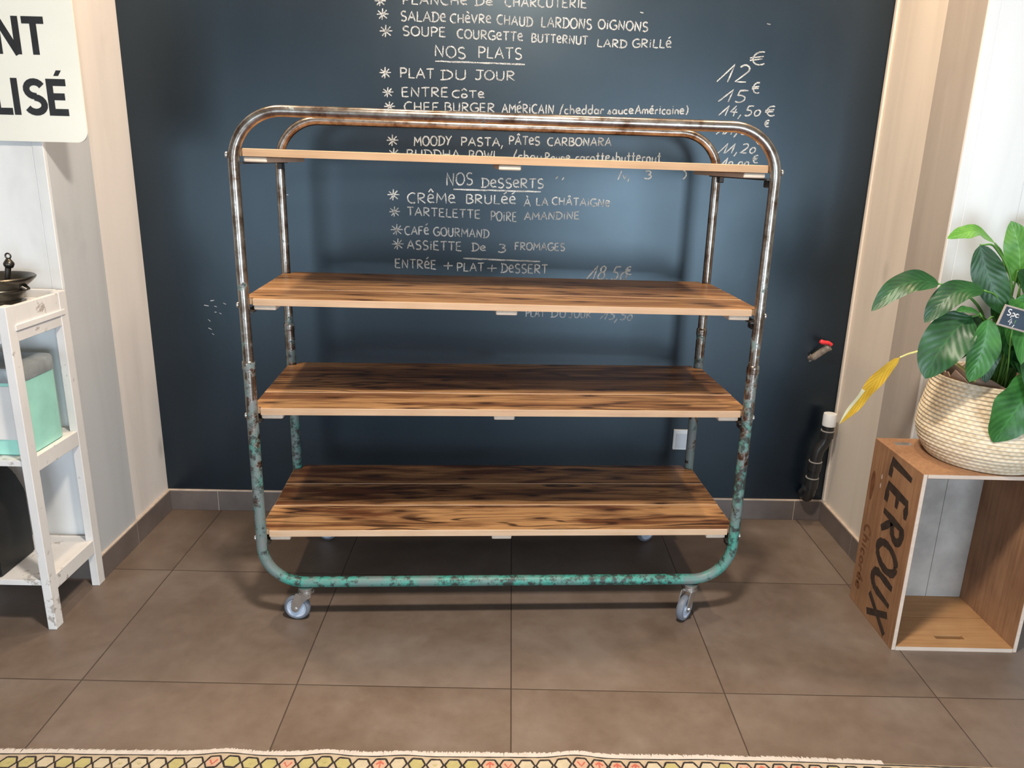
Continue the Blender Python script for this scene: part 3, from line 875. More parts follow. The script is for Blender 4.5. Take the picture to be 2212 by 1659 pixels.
def make_shelf(i, zt, roll, seams, th):
    bm = bmesh.new()
    col = bm.loops.layers.float_color.new('plank')
    v0, v1, hu, nu = 0.010, 0.546, 0.750, 0.721
    vs = [v0, *seams, v1]
    g = 0.0012
    r = random.Random(40 + i)
    for k, (a, b) in enumerate(zip(vs, vs[1:])):
        a2, b2 = (a + (g if k else 0)), (b - (g if k < 2 else 0))
        du = r.uniform(-.001, .001)
        if k == 0:
            out = [(-nu, a2), (nu + .003, a2), (nu + .003, .024), (hu, .030), (hu, b2), (-hu + du, b2), (-hu + du, .030), (-nu, .024)]
        elif k == 2:
            out = [(-hu + du, a2), (hu, a2), (hu, .502), (nu, .508), (nu, b2), (-nu, b2), (-nu, .508), (-hu + du, .502)]
        else:
            out = [(-hu + du, a2), (hu + du, a2), (hu + du, b2), (-hu + du, b2)]
        dz = r.uniform(-.0006, .0006)
        lo, hi, fs = add_prism(bm, out, -th + dz, dz, 1)
        fs[0].material_index = 2
        fs[1].material_index = 0
        cc = (r.random(), r.random(), r.random(), (.5, .62, .85, 1.0)[i])
        es = [e for e in fs[1].edges]
        res = bmesh.ops.bevel(bm, geom=es, offset=0.0016, segments=1, affect='EDGES', material=1)
        allf = {f for v in res['verts'] for f in v.link_faces} | {f for v in lo if v.is_valid for f in v.link_faces}
        for f in allf:
            for lp in f.loops: lp[col] = cc
    o = obj('shelf', bm, [M_TOP, (M_EDGE_TAN, M_EDGE_MID, M_EDGE_MID, M_EDGE)[i], M_UNDER], TR)
    o.location = (0, 0, zt)
    o.rotation_euler = (0, roll, 0)
    tag(o, ['topmost shelf, seen edge on', 'second shelf with tan planks', 'third shelf with many dark knots', 'lowest shelf, darkest burnt grain'][i])
    for ub in (-0.690, 0.0, 0.690):
        bb = bmesh.new()
        add_box(bb, ub - .0315, ub + .0315, 0.016, 0.520, -th - .0150, -th - 0.0008, 0.0045, 3)
        ob = obj('batten', bb, M_BATTEN, o, auto=50)
    return o


for i, s in enumerate(SHELVES):
    make_shelf(i, *s)
    zt, roll, _, th = s
    for sd in (-1, 1):
        zr = zt - th - 0.0155 - sd * TW2 * math.sin(roll)
        bm = bmesh.new()
        add_box(bm, sd * .730 - .012, sd * .730 + .012, -0.004, TD + .004, zr - .0045, zr)
        add_box(bm, sd * .742 - .016, sd * .742 + .001, 0.010, 0.040, zr - .024, zr - .0045, 0.002, 1)
        add_box(bm, sd * .742 - .001, sd * .742 + .016, TD - 0.040, TD - .010, zr - .024, zr - .0045, 0.002, 1)
        obj('side_rail', bm, M_DARKM, TR)
        bm = bmesh.new()
        add_lathe(bm, [(0, 0), (.0085, 0), (.0085, .004), (.006, .0065), (0, .0065)], 10,
                  M=Matrix.Translation((sd * (TW2 + .0145), 0, zr + .018)) @ Matrix.Rotation(sd * math.pi / 2, 4, 'Y'))
        obj('bolt_head', bm, M_ZINC, TR, auto=40)


def make_caster():
    # local frame: +x is the trailing direction, swivel axis at the origin, floor at z = 0
    bm = bmesh.new()
    add_lathe(bm, [(0, .1160), (.023, .1160), (.023, .1125), (.019, .1120), (.019, .1030), (.022, .1020), (.022, .0960), (.017, .0940), (0, .0940)], 20)
    outline = [(-.020, .098), (.028, .098), (.044, .062), (.045, .046), (.044, .036), (.036, .030), (.025, .033), (.017, .046), (.002, .072), (-.020, .088)]
    for sy in (-1, 1):
        a = [bm.verts.new((x, sy * .0145, z)) for x, z in outline]
        b = [bm.verts.new((x, sy * .0172, z)) for x, z in outline]
        bm.faces.new(a); bm.faces.new(b[::-1])
        for k in range(len(a)):
            bm.faces.new((a[k], b[k], b[(k + 1) % len(a)], a[(k + 1) % len(a)]))
    add_box(bm, -.017, .021, -.0172, .0172, .0935, .0985, .001, 1)
    c = obj('caster', bm, M_ZINC, TR, auto=35)
    Mw = Matrix.Translation((.031, 0, .042)) @ Matrix.Rotation(math.pi / 2, 4, 'X')
    bm = bmesh.new()
    add_lathe(bm, [(.031, -.0115), (.036, -.0120), (.0405, -.0085), (.042, -.003), (.042, .003), (.0405, .0085), (.036, .0120), (.031, .0115), (.031, -.0115)], 36, M=Mw)
    w = obj('wheel', bm, M_TYRE, c, auto=40)
    bm = bmesh.new()
    add_lathe(bm, [(0, -.0095), (.010, -.0125), (.013, -.0085), (.026, -.0085), (.029, -.0112), (.0312, -.0112), (.0312, .0112), (.029, .0112), (.026, .0085),
                   (.013, .0085), (.010, .0125), (0, .0095)], 32, M=Mw)
    obj('wheel_hub', bm, M_HUB, c, auto=30)
    bm = bmesh.new()
    add_lathe(bm, [(0, -.0215), (.0055, -.0205), (.0065, -.0170), (.0065, .0170), (.0055, .0205), (0, .0215)], 12, M=Mw)
    obj('axle_bolt', bm, M_ZINC, c, auto=40)
    return c


cast = make_caster()
places = [(-0.616, 0.0, math.radians(172)), (0.618, 0.0, math.radians(228)), (-0.616, TD, math.radians(163)), (0.618, TD, math.radians(208))]
for k, (u, v, r) in enumerate(places):
    c = cast
    if k:
        c = cast.copy(); COL.objects.link(c); c.parent = TR
        for ch in list(cast.children):
            d = ch.copy(); COL.objects.link(d); d.parent = c
    c.location = (u, v, 0)
    c.rotation_euler = (0, 0, r)

# ------------------------------------------------------------------ small fittings on the board wall
t = thing('wall_socket', 'white square socket plate on the blackboard wall beside the rear trolley tube', 'socket', wallp(.684, .348), 0)
bm = bmesh.new()
add_box(bm, -.034, .034, -.011, .001, -.043, .043, .003, 2)
obj('cover_plate', bm, M_WHITEPL, t)
bm = bmesh.new()
add_box(bm, -.024, .030, -.0125, -.0108, -.034, .028, .0006, 1)
obj('socket_face', bm, simple('socket_inset', (0.56, 0.60, 0.66), 0.4, 0, .03), t)

t = thing('drain_pipe', 'black plastic waste pipe with white cap in the right corner by the floor', 'pipe', (1.225, 2.89, 0.10))
path = [(-.018, .05, .03), (-.016, .012, .03), (-.012, 0, .06), (-.010, 0, .10), (-.006, 0, .19), (-.004, 0, .215), (.002, 0, .242), (.016, 0, .266), (.024, 0, .296), (.026, 0, .345)]
bm = bmesh.new()
add_tube(bm, catmull(path, 5), 0.0225, 18)
add_tube(bm, [(-.011, 0, .075), (-.010, 0, .115)], 0.0265, 18)
add_tube(bm, [(-.008, 0, .150), (-.006, 0, .185)], 0.0260, 18)
add_tube(bm, [(.024, 0, .292), (.0248, 0, .318)], 0.0260, 18)
add_tube(bm, [(-.012, 0, .06), (-.040, .004, .075)], [.016, .014], 12)
obj('pipe_run', bm, M_PVC, t, auto=45)
for z, u in ((.117, -.010), (.187, -.006), (.319, .0248)):
    bm = bmesh.new(); add_tube(bm, [(u, 0, z), (u, 0, z + .0035)], 0.0262, 18)
    obj('pipe_ring', bm, M_PVCRING, t, auto=45)
bm = bmesh.new()
add_lathe(bm, [(0, .342), (.0255, .342), (.0262, .348), (.0262, .382), (.0245, .392), (0, .393)], 22, (.026, 0, 0))
obj('pipe_cap', bm, M_WHITEPL, t, auto=40)

t = thing('water_valve', 'small metal stop valve with red lever on the blackboard wall at right', 'valve', wallp(1.165, .70))
bm = bmesh.new()
add_tube(bm, catmull([(0, .002, 0), (.002, -.02, .004), (.020, -.035, .026), (.040, -.05, .050), (.050, -.056, .060)], 5), [.009] * 6 + [.013] * 10 + [.015] * 5, 12)
add_lathe(bm, [(0, 0), (.016, 0), (.016, -.004), (0, -.004)], 16, M=Matrix.Translation((0, 0, 0)) @ Matrix.Rotation(math.pi / 2, 4, 'X'))
obj('valve_body', bm, M_TAPB, t, auto=45)
bm = bmesh.new()
add_tube(bm, catmull([(.054, -.060, .068), (.040, -.062, .076), (.020, -.062, .078), (.008, -.062, .082)], 4), [.007, .007, .007, .007, .008, .008, .008, .008, .009, .009, .009, .009, .006], 10)
obj('lever', bm, M_RED, t, auto=45)

# ------------------------------------------------------------------ enamel sign on the left front boards
t = thing('enamel_sign', 'cream enamel sign with bold black letters, rounded corner, left of the blackboard', 'sign', (-1.60, YL - .0095, 1.442))


def rounded(x0, x1, y0, y1, r, n=8):
    pts = []
    for cx, cy, a in ((x1 - r, y0 + r, -90), (x1 - r, y1 - r, 0), (x0 + r, y1 - r, 90), (x0 + r, y0 + r, 180)):
        pts += arc(cx, cy, r, r, a, a + 90, n)
    return pts


bm = bmesh.new()
out = rounded(-.62, .328, 0, .48, .032)
fr = [bm.verts.new((x, -.0025, z)) for x, z in out]
bk = [bm.verts.new((x, .0025, z)) for x, z in out]
bm.faces.new(fr); bm.faces.new(bk[::-1])
for k in range(len(fr)):
    bm.faces.new((fr[k], bk[k], bk[(k + 1) % len(fr)], fr[(k + 1) % len(fr)]))
obj('sign_plate', bm, M_ENAMEL, t)
bm = bmesh.new()
add_box(bm, -.5, .12, .0025, .0095, .36, .39); add_box(bm, -.5, .12, .0025, .0095, .08, .11)
obj('mounting_rail', bm, M_DARKM, t)
B = {'N': (.072, [[(.009, 0), (.009, .1)], [(.009, .1), (.063, 0)], [(.063, 0), (.063, .1)]]),
     'T': (.062, [[(0, .0905), (.062, .0905)], [(.031, .0905), (.031, 0)]]),
     'L': (.05, [[(.009, .1), (.009, 0)], [(0, .009), (.052, .009)]]),
     'I': (.018, [[(.009, 0), (.009, .1)]]),
     'S': (.064, [[(x * .100, z * .100) for x, z in arc(.32, .715, .235, .195, 25, 270, 12) + arc(.30, .285, .255, .20, 85, -155, 12)]]),
     'E': (.056, [[(.009, 0), (.009, .1)], [(0, .0905), (.056, .0905)], [(0, .052), (.050, .052)], [(0, .0095), (.056, .0095)]])}
k = 0
for ch, x, z in (('N', .099, .236), ('T', .181, .236), ('L', .070, .073), ('I', .1265, .073), ('S', .160, .073), ('E', .227, .073)):
    bm = bmesh.new()
    for s in B[ch][1]:
        k += 1
        prev = None
        for i, p in enumerate(s):
            a, b = s[max(0, i - 1)], s[min(len(s) - 1, i + 1)]
            dx, dz = b[0] - a[0], b[1] - a[1]
            L = math.hypot(dx, dz)
            nx, nz = -dz / L * .0095, dx / L * .0095
            yy = -.0029 - .00012 * (k % 5)
            v1, v2 = bm.verts.new((x + p[0] + nx, yy, z + p[1] + nz)), bm.verts.new((x + p[0] - nx, yy, z + p[1] - nz))
            if prev: bm.faces.new((prev[0], prev[1], v2, v1))
            prev = (v1, v2)
    if ch == 'E' :
        vs = [bm.verts.new((.227 + a, -.0032, .073 + b)) for a, b in ((.024, .108), (.038, .108), (.048, .123), (.033, .123))]
        bm.faces.new(vs)
    obj('letter', bm, M_BLACKP, t)

# ------------------------------------------------------------------ white stand on the left
SX0, SX1, SY0, SY1 = -1.772, -1.400, 2.066, 2.360
t = thing('display_stand', 'tall chipped white wooden stand with two shelves against the left front boards', 'stand', (-1.586, 2.213, 0))


def sbox(name, x0, x1, y0, y1, z0, z1, bev=.0015):
    bm = bmesh.new()
    add_box(bm, x0 + 1.586, x1 + 1.586, y0 - 2.213, y1 - 2.213, z0, z1, bev, 2)
    return obj(name, bm, M_CHIP, t)


for x in (SX0, SX1 - .026):
    for y in (SY0, SY1 - .038):
        sbox('leg', x, x + .026, y, y + .038, 0, 1.006, .002)
sbox('apron', SX1 - .016, SX1 - .002, SY0 + .038, SY1 - .038, .902, 1.003)
sbox('apron', SX0 + .002, SX0 + .016, SY0 + .038, SY1 - .038, .902, 1.003)
sbox('apron', SX0 + .026, SX1 - .026, SY0 + .004, SY0 + .018, .902, 1.003)
sbox('apron', SX0 + .026, SX1 - .026, SY1 - .018, SY1 - .004, .902, 1.008)
sbox('rail', SX1 - .003, SX1 + .003, SY0 + .03, SY1 - .02, .934, .950, .001)
sbox('stand_top', SX0 + .016, SX1 - .016, SY0 + .018, SY1 - .018, .966, .984)
for z, h in ((.556, .045), (.168, .045)):
    sbox('stand_shelf', SX0 + .016, SX1 - .014, SY0 + .004, SY1 - .002, z - .018, z)
    sbox('rail', SX1 - .016, SX1 - .001, SY0 + .038, SY1 - .038, z - h, z + .002)
    sbox('rail', SX0 + .001, SX0 + .016, SY0 + .038, SY1 - .038, z - h, z + .002)

# mortar with pestle on top of the stand
t = thing('mortar', 'dark bronze mortar with flared rim on the white stand', 'mortar', (-1.512, 2.205, .984))
bm = bmesh.new()
add_lathe(bm, [(0, 0), (.070, 0), (.074, .004), (.074, .012), (.066, .017), (.070, .028), (.079, .042), (.080, .047), (.078, .050), (.082, .056), (.094, .066),
               (.106, .078), (.108, .082), (.105, .085), (.098, .083), (.084, .064), (.076, .046), (.066, .026), (.040, .014), (0, .012)], 44)
obj('bowl', bm, M_BRONZE, t, auto=50)
for s in (-1, 1):
    bm = bmesh.new()
    add_tube(bm, [(s * .079, -.010, .060), (s * .092, -.006, .050), (s * .092, .006, .050), (s * .079, .010, .060)], .006, 8)
    obj('lug', bm, M_BRONZE, t, auto=50)
t = thing('pestle', 'dark metal pestle with ringed knob standing in the bronze mortar', 'pestle', (-1.472, 2.205, 1.0))
bm = bmesh.new()
add_tube(bm, [(-.006, 0, .004), (-.005, 0, .012), (-.004, 0, .030), (0, 0, .060), (.008, 0, .095)], [.010, .015, .012, .0075, .0080], 16)
obj('pestle_rod', bm, M_BRONZE, t, auto=50)
bm = bmesh.new()
add_lathe(bm, [(0, -.014), (.009, -.013), (.0135, -.006), (.0145, .000), (.011, .006), (.008, .010), (.006, .013), (0, .014)], 20, (.0115, 0, .106))
obj('pestle_knob', bm, M_BRONZE, t, auto=60)
bm = bmesh.new()
pts = [(.0125 + .0075 * math.sin(a), 0, .127 - .0075 * math.cos(a)) for a in (2 * math.pi * k / 16 for k in range(17))]
add_tube(bm, pts, .0024, 8, cap=False)
obj('pestle_ring', bm, M_BRONZE, t, auto=60)

# mint tin on the middle shelf
t = thing('mint_tin', 'mint green enamel tin with white front panel on the middle stand shelf', 'tin', (-1.545, 2.205, .556))
bm = bmesh.new()
def rr_loop(hx, hy, r, z): return [(x, y, z) for x, y in rounded(-hx, hx, -hy, hy, r, 6)]
def add_loops(bm, loops, cap=True, mat=0):
    R = [[bm.verts.new(p) for p in l] for l in loops]
    n = len(R[0])
    for a, b in zip(R, R[1:]):
        for k in range(n):
            f = bm.faces.new((a[k], a[(k + 1) % n], b[(k + 1) % n], b[k])); f.material_index = mat; f.smooth = True
    if cap:
        bm.faces.new(R[0][::-1]).material_index = mat
        bm.faces.new(R[-1]).material_index = mat
add_loops(bm, [rr_loop(.120, .092, .036, 0), rr_loop(.125, .097, .040, .004), rr_loop(.125, .097, .040, .222)])
obj('tin_body', bm, M_MINT, t, auto=40)
bm = bmesh.new()
add_loops(bm, [rr_loop(.126, .098, .041, .2215), rr_loop(.127, .099, .042, .226), rr_loop(.127, .099, .042, .258), rr_loop(.124, .096, .040, .264), rr_loop(.115, .087, .034, .2665), rr_loop(.02, .02, .012, .270)])
obj('tin_lid', bm, M_GREYBAND, t, auto=40)
bm = bmesh.new()
add_box(bm, -.100, .098, -.1000, -.0975, .050, .212, .0012, 1)
obj('front_panel', bm, M_LABELW, t)

# black canister on the lower shelf
t = thing('black_canister', 'black metal canister with sloping shoulders on the lowest stand shelf', 'canister', (-1.660, 2.165, .168))
bm = bmesh.new()
prof = [(-.11, 0), (.11, 0), (.11, .215), (.085, .275), (.055, .308), (-.055, .308), (-.085, .275), (-.11, .215)]
a = [bm.verts.new((x, -.088, z)) for x, z in prof]; b = [bm.verts.new((x, .088, z)) for x, z in prof]
bm.faces.new(a); bm.faces.new(b[::-1])
for k in range(len(a)):
    bm.faces.new((a[k], b[k], b[(k + 1) % len(a)], a[(k + 1) % len(a)]))
bmesh.ops.bevel(bm, geom=list(bm.edges), offset=.006, segments=2, affect='EDGES')
obj('canister_body', bm, M_BLACK, t, auto=40)
bm = bmesh.new()
add_lathe(bm, [(0, 0), (.035, 0), (.035, .008), (.030, .012), (0, .012)], 20, (0, 0, .307))
obj('canister_cap', bm, M_BLACK, t, auto=40)

# ------------------------------------------------------------------ wooden crate on the right
CX0, CX1, CY0, CY1, CH, CT = 1.173, 1.562, 2.052, 2.356, .585, .013
CR = thing('wooden_crate', 'old wooden crate standing on end at right with black stencilled lettering', 'crate', (1.3675, 2.204, 0))


def cbox(bm, x0, x1, y0, y1, z0, z1, bev=.001, mat=0):
    add_box(bm, x0 - 1.3675, x1 - 1.3675, y0 - 2.204, y1 - 2.204, z0, z1, bev, 1, mat)


def paint_front(bm, y):
    for f in bm.faces:
        if f.normal.y < -.9 and f.calc_center_median().y < y: f.material_index = 1


def crate_part(name, boxes, mats):
    bm = bmesh.new()
    for b_ in boxes: cbox(bm, *b_)
    bm.normal_update()
    paint_front(bm, CY0 - 2.204 + .004)
    return obj(name, bm, mats, CR)


LP = crate_part('side_panel', [(CX0, CX0 + CT, CY0, CY0 + .185, 0, CH), (CX0, CX0 + CT, CY0 + .186, CY1, 0, CH)], [M_CRATE, M_CRATE_EDGE])
crate_part('side_panel', [(CX1 - CT, CX1, CY0, CY0 + .15, 0, CH), (CX1 - CT, CX1, CY0 + .151, CY1, 0, CH)], [M_CRATE, M_CRATE_EDGE])
crate_part('end_panel', [(CX0 + CT, CX1 - CT, CY0, CY0 + .16, CH - CT, CH), (CX0 + CT, CX1 - CT, CY0 + .161, CY1, CH - CT, CH)], [M_CRATE, M_CRATE_EDGE])
bm = bmesh.new()
sx0, sx1, sy0, sy1 = 1.335, 1.425, 2.097, 2.117     # hand slot
for b_ in ((CX0 + CT, CX1 - CT, CY0, sy0, 0, CT), (CX0 + CT, sx0, sy0, sy1, 0, CT), (sx1, CX1 - CT, sy0, sy1, 0, CT),
           (CX0 + CT, CX1 - CT, sy1, CY0 + .163, 0, CT), (CX0 + CT, CX1 - CT, CY0 + .1665, CY1, 0, CT)):
    cbox(bm, *b_, bev=0)
bm.normal_update(); paint_front(bm, CY0 - 2.204 + .004)
obj('end_panel', bm, [M_CRATE_FL, M_CRATE_EDGE], CR)
crate_part('back_panel', [(CX0 + CT, 1.30, CY1 - .009, CY1 - .001, CT, CH - CT), (1.301, 1.43, CY1 - .009, CY1 - .001, CT, CH - CT),
                          (1.431, CX1 - CT, CY1 - .009, CY1 - .001, CT, CH - CT)], [M_CRATE_BACK, M_CRATE_BACK])
bm = bmesh.new()
cbox(bm, 1.21, 1.262, 2.29, 2.315, CH, CH + .0012, 0)
obj('metal_clip', bm, M_ZINC, CR)

# lettering reads downwards on the outer left face
def side_text(word, y_base, height, z_top, z_bot, w, mat, slant=0.0, name='letter', seed=3):
    r = random.Random(seed)
    W = text_strokes(word, .22)[1]
    x = 0.0
    k = 0
    for ch in word:
      bm = bmesh.new()
      for s in G[ch][1]:
        s = [(x + a, b) for a, b in s]
        k += 1
        pts = [(z_top + (z_bot - z_top) * (u + slant * v) / W, v) for u, v in s]
        off = .0005 + .00012 * (k % 5)
        fn = lambda zz, v, off=off: Vector((CX0 - off - 1.3675, y_base - v - 2.204, zz))
        plane_stroke(bm, [(zz, v * height) for zz, v in pts], fn, w, r, 0, .0, 2)
      x += G[ch][0] + .22
      obj(name, bm, mat, LP)


side_text('LEROUX', 2.230, .124, .562, .026, .025, M_STENCIL, .10)
side_text('Chicorée', 2.330, .040, .292, .060, .0085, M_BROWNINK)
bm = bmesh.new()
n = 20
vs = [bm.verts.new((CX0 - .0006 - 1.3675, 2.327 - 2.204 + .013 * math.cos(a) * (1 + .3 * math.sin(a)), .43 + .052 * math.sin(a))) for a in (2 * math.pi * k / n for k in range(n))]
bm.faces.new(vs)
obj('printed_drop', bm, M_BROWNINK, LP)
bm = bmesh.new()
for zz in (.482, .452):
    vs = [bm.verts.new((CX0 - .0006 - 1.3675, 2.276 - 2.204 + .004 * math.cos(a), zz + .009 * math.sin(a))) for a in (2 * math.pi * k / 10 for k in range(10))]
    bm.faces.new(vs)
obj('printed_dots', bm, M_CRATE_EDGE, LP)

# ------------------------------------------------------------------ basket, potted plant, price tag
BX, BY, BZ = 1.425, 2.205, CH
bm = bmesh.new()
prof = [(0, .004), (.150, .002)]
outer = [(0.0, .150), (.02, .166), (.05, .183), (.085, .192), (.13, .190), (.18, .180), (.225, .172), (.248, .170)]
def out_r(z):
    for (z0, r0_), (z1, r1_) in zip(outer, outer[1:]):
        if z0 <= z <= z1: return r0_ + (r1_ - r0_) * (z - z0) / (z1 - z0)
    return outer[-1][1]
zz = 0.0
while zz < .247:
    for q, d in ((0, -.0012), (.0030, .0009), (.0060, .0014), (.0090, .0009)):
        prof.append((out_r(min(.248, zz + q)) + d, zz + q))
    zz += .012
prof += [(.171, .254), (.167, .257), (.162, .254), (.162, .24), (.172, .18), (.182, .10), (.172, .05), (.14, .012), (0, .012)]
add_lathe(bm, prof, 72)
bk = obj('woven_basket', bm, M_BASKET, None, auto=60)
bk.location = (BX, BY, BZ + .001)
tag(bk, 'round pale woven grass basket holding the plant on the crate', 'basket')

PL = thing('peace_lily', 'leafy green houseplant with one yellow drooping leaf, in the basket on the crate', 'plant', (BX, BY, BZ + .014))
def pl(p): return Vector(p) - Vector((BX, BY, BZ + .014))
bm = bmesh.new()
seg = 48
r = random.Random(8)
rings = []
for z, rad in ((0, .105), (.10, .122), (.20, .136), (.245, .140)):
    rings.append([bm.verts.new((rad * math.cos(2 * math.pi * k / seg), rad * math.sin(2 * math.pi * k / seg),
                                z + (0 if z < .24 else .012 * math.sin(k * 1.3) + r.uniform(-.006, .016)))) for k in range(seg)])
for a, b in zip(rings, rings[1:]):
    for k in range(seg): bm.faces.new((a[k], a[(k + 1) % seg], b[(k + 1) % seg], b[k]))
bm.faces.new(rings[0][::-1])
inn = [bm.verts.new((v.co.x * .97, v.co.y * .97, v.co.z)) for v in rings[-1]]
inb = [bm.verts.new((v.co.x * .93, v.co.y * .93, .19)) for v in rings[-1]]
for k in range(seg):
    bm.faces.new((rings[-1][k], rings[-1][(k + 1) % seg], inn[(k + 1) % seg], inn[k]))
    bm.faces.new((inn[k], inn[(k + 1) % seg], inb[(k + 1) % seg], inb[k]))
obj('paper_pot', bm, M_PAPER, PL, auto=40)
bm = bmesh.new()
add_lathe(bm, [(0, .202), (.06, .206), (.128, .198), (.128, .194), (0, .19)], 32)
obj('soil', bm, M_SOIL, PL, auto=40)


def leaf(mid, W, nrm, mat, stalk=None, fold=.18, wave=.06, seed=0, stalk_mat=None, label=None, tip=None, curl=0.0):
    """blade along the midrib points; nrm is the way the upper face looks"""
    bm = bmesh.new()
    col = bm.loops.layers.float_color.new('vein')
    P = catmull([pl(p) for p in mid], 7)
    n = len(P)
    nrm = Vector(nrm).normalized()
    r = random.Random(seed)
    ph = r.uniform(0, 6)
    S = (-1, -.66, -.33, 0, .33, .66, 1)
    grid = []
    for i, p in enumerate(P):
        tt = i / (n - 1)
        T = (P[min(n - 1, i + 1)] - P[max(0, i - 1)]).normalized()
        side = T.cross(nrm)
        if side.length < 1e-4: side = T.cross(Vector((1, 0, 0)))
        side.normalize()
        up = side.cross(T).normalized()
        w = W * (max(tt, 0) ** .62) * (max(1 - tt, 0) ** .78) / .385 + .0004
        row = []
        for s in S:
            h = abs(s) * w * fold + abs(s) ** 2 * w * wave * math.sin(tt * 15 + ph + (2 if s > 0 else 0)) * 1.6 - curl * w * s * s
            row.append((bm.verts.new(p + side * (s * w) + up * h), tt, .5 + s * .5))
        grid.append(row)
    for a, b in zip(grid, grid[1:]):
        for k in range(len(S) - 1):
            q = (a[k], a[k + 1], b[k + 1], b[k])
            f = bm.faces.new([v[0] for v in q])
            f.smooth = True
            if tip and (a[k][1] > tip[0]) and (S[k] >= tip[1]): f.material_index = 2
            for lp, v in zip(f.loops, q): lp[col] = (v[1], v[2], 0, 1)
    if stalk:
        sp = catmull([pl(p) for p in stalk] + [P[0]], 6)
        m = len(sp)
        add_tube(bm, sp, [.0050 - .0026 * k / (m - 1) for k in range(m)], 7, True, 1)
    o = obj('leaf', bm, [mat, stalk_mat or M_STALK, M_YPALE], PL, normals=False)
    if label: tag(o, label)
    return o


CP = (BX, BY)
base = lambda dx, dy: (BX + dx, BY + dy, .80)
D_, M_, L_ = M_LEAF
leaf([(1.156, 2.12, 1.124), (1.094, 2.12, 1.130), (1.034, 2.12, 1.104), (.981, 2.12, 1.043)], .034, (-.1, -.75, .65), D_, [base(-.05, -.03), (1.32, 2.15, 1.02), (1.22, 2.13, 1.11)], seed=1)
leaf([(1.272, 2.10, 1.112), (1.203, 2.10, 1.108), (1.158, 2.10, 1.070), (1.124, 2.10, 1.018)], .036, (-.1, -.70, .70), D_, [base(-.04, -.05), (1.37, 2.13, 1.00), (1.32, 2.11, 1.09)], seed=2)
leaf([(1.338, 2.2, 1.232), (1.275, 2.19, 1.262), (1.23, 2.18, 1.256), (1.185, 2.17, 1.243)], .026, (0, -.55, .8), L_, [base(-.02, .02), (1.40, 2.20, 1.06), (1.37, 2.2, 1.19)], seed=3)
leaf([(1.420, 2.18, 1.120), (1.390, 2.17, 1.220), (1.352, 2.17, 1.296)], .040, (-.35, -.9, .1), L_, [base(0, 0), (1.44, 2.19, 1.00)], seed=4)
leaf([(1.256, 2.13, 1.232), (1.280, 2.12, 1.165), (1.310, 2.11, 1.105), (1.340, 2.10, 1.045)], .042, (-.35, -.9, .2), D_, [base(0, 0), (1.40, 2.18, 1.10), (1.32, 2.16, 1.22)], seed=5)
leaf([(1.245, 2.09, 1.040), (1.200, 2.08, 1.000), (1.158, 2.07, .935), (1.137, 2.07, .865)], .060, (-.45, -.85, .3), D_, [base(-.05, -.05), (1.33, 2.14, .99), (1.28, 2.10, 1.04)], seed=6)
leaf([(1.275, 2.06, 1.040), (1.270, 2.05, .975), (1.262, 2.05, .92), (1.253, 2.055, .862)], .040, (-.2, -.95, .15), M_, [base(-.03, -.05), (1.34, 2.12, .99), (1.30, 2.08, 1.04)], seed=7, fold=.3)
leaf([(1.415, 2.04, .900), (1.390, 2.02, .83), (1.36, 2.02, .765), (1.338, 2.03, .695)], .072, (.05, -.95, .3), M_, [base(0, -.06), (1.43, 2.08, .90)], seed=8)
leaf([(1.061, 2.08, .922), (1.010, 2.08, .860), (.966, 2.08, .790), (.921, 2.08, .722)], .027, (.55, -.8, .25), M_YELLOW, [base(-.06, -.04), (1.27, 2.10, .88), (1.16, 2.10, .938), (1.10, 2.09, .934)],
     seed=9, stalk_mat=M_YSTALK, label='drooping yellow leaf', tip=(.50, .33), fold=.05)
leaf([(1.436, 2.12, 1.085), (1.405, 2.11, 1.07), (1.380, 2.10, 1.02), (1.372, 2.095, .955)], .034, (-.3, -.9, .3), M_, [base(.02, 0), (1.47, 2.15, 1.0)], seed=10)
leaf([(1.30, 2.14, 1.03), (1.262, 2.13, .99), (1.240, 2.12, .945), (1.226, 2.12, .90)], .040, (-.4, -.85, .2), D_, [base(-.05, -.02), (1.34, 2.16, .98)], seed=11)
leaf([(1.26, 2.08, 1.052), (1.215, 2.07, 1.062), (1.188, 2.07, 1.058)], .014, (0, -.5, .85), M_, [base(-.03, -.04), (1.32, 2.11, .98)], seed=12)
leaf([(1.40, 2.14, 1.06), (1.39, 2.12, 1.00), (1.40, 2.10, .94), (1.415, 2.09, .88)], .040, (-.15, -.95, .25), D_, [base(.01, -.02), (1.42, 2.17, .98)], seed=31)
leaf([(1.34, 2.13, .99), (1.325, 2.11, .95), (1.318, 2.10, .90), (1.322, 2.09, .852)], .032, (-.2, -.95, .2), D_, [base(-.02, -.03), (1.36, 2.15, .95)], seed=32)
leaf([(1.45, 2.10, 1.00), (1.455, 2.07, .96), (1.452, 2.05, .91), (1.44, 2.045, .86)], .040, (.0, -.9, .4), M_, [base(.02, -.03), (1.45, 2.14, .95)], seed=33)
leaf([(1.40, 2.17, 1.16), (1.43, 2.15, 1.13), (1.455, 2.13, 1.07), (1.462, 2.12, 1.01)], .036, (-.1, -.85, .5), D_, [base(.01, 0), (1.41, 2.19, 1.05)], seed=34)
leaf([(1.345, 2.16, 1.11), (1.360, 2.14, 1.06), (1.372, 2.13, 1.01), (1.385, 2.12, .95)], .034, (-.3, -.9, .2), M_, [base(0, 0), (1.37, 2.19, 1.03)], seed=35)
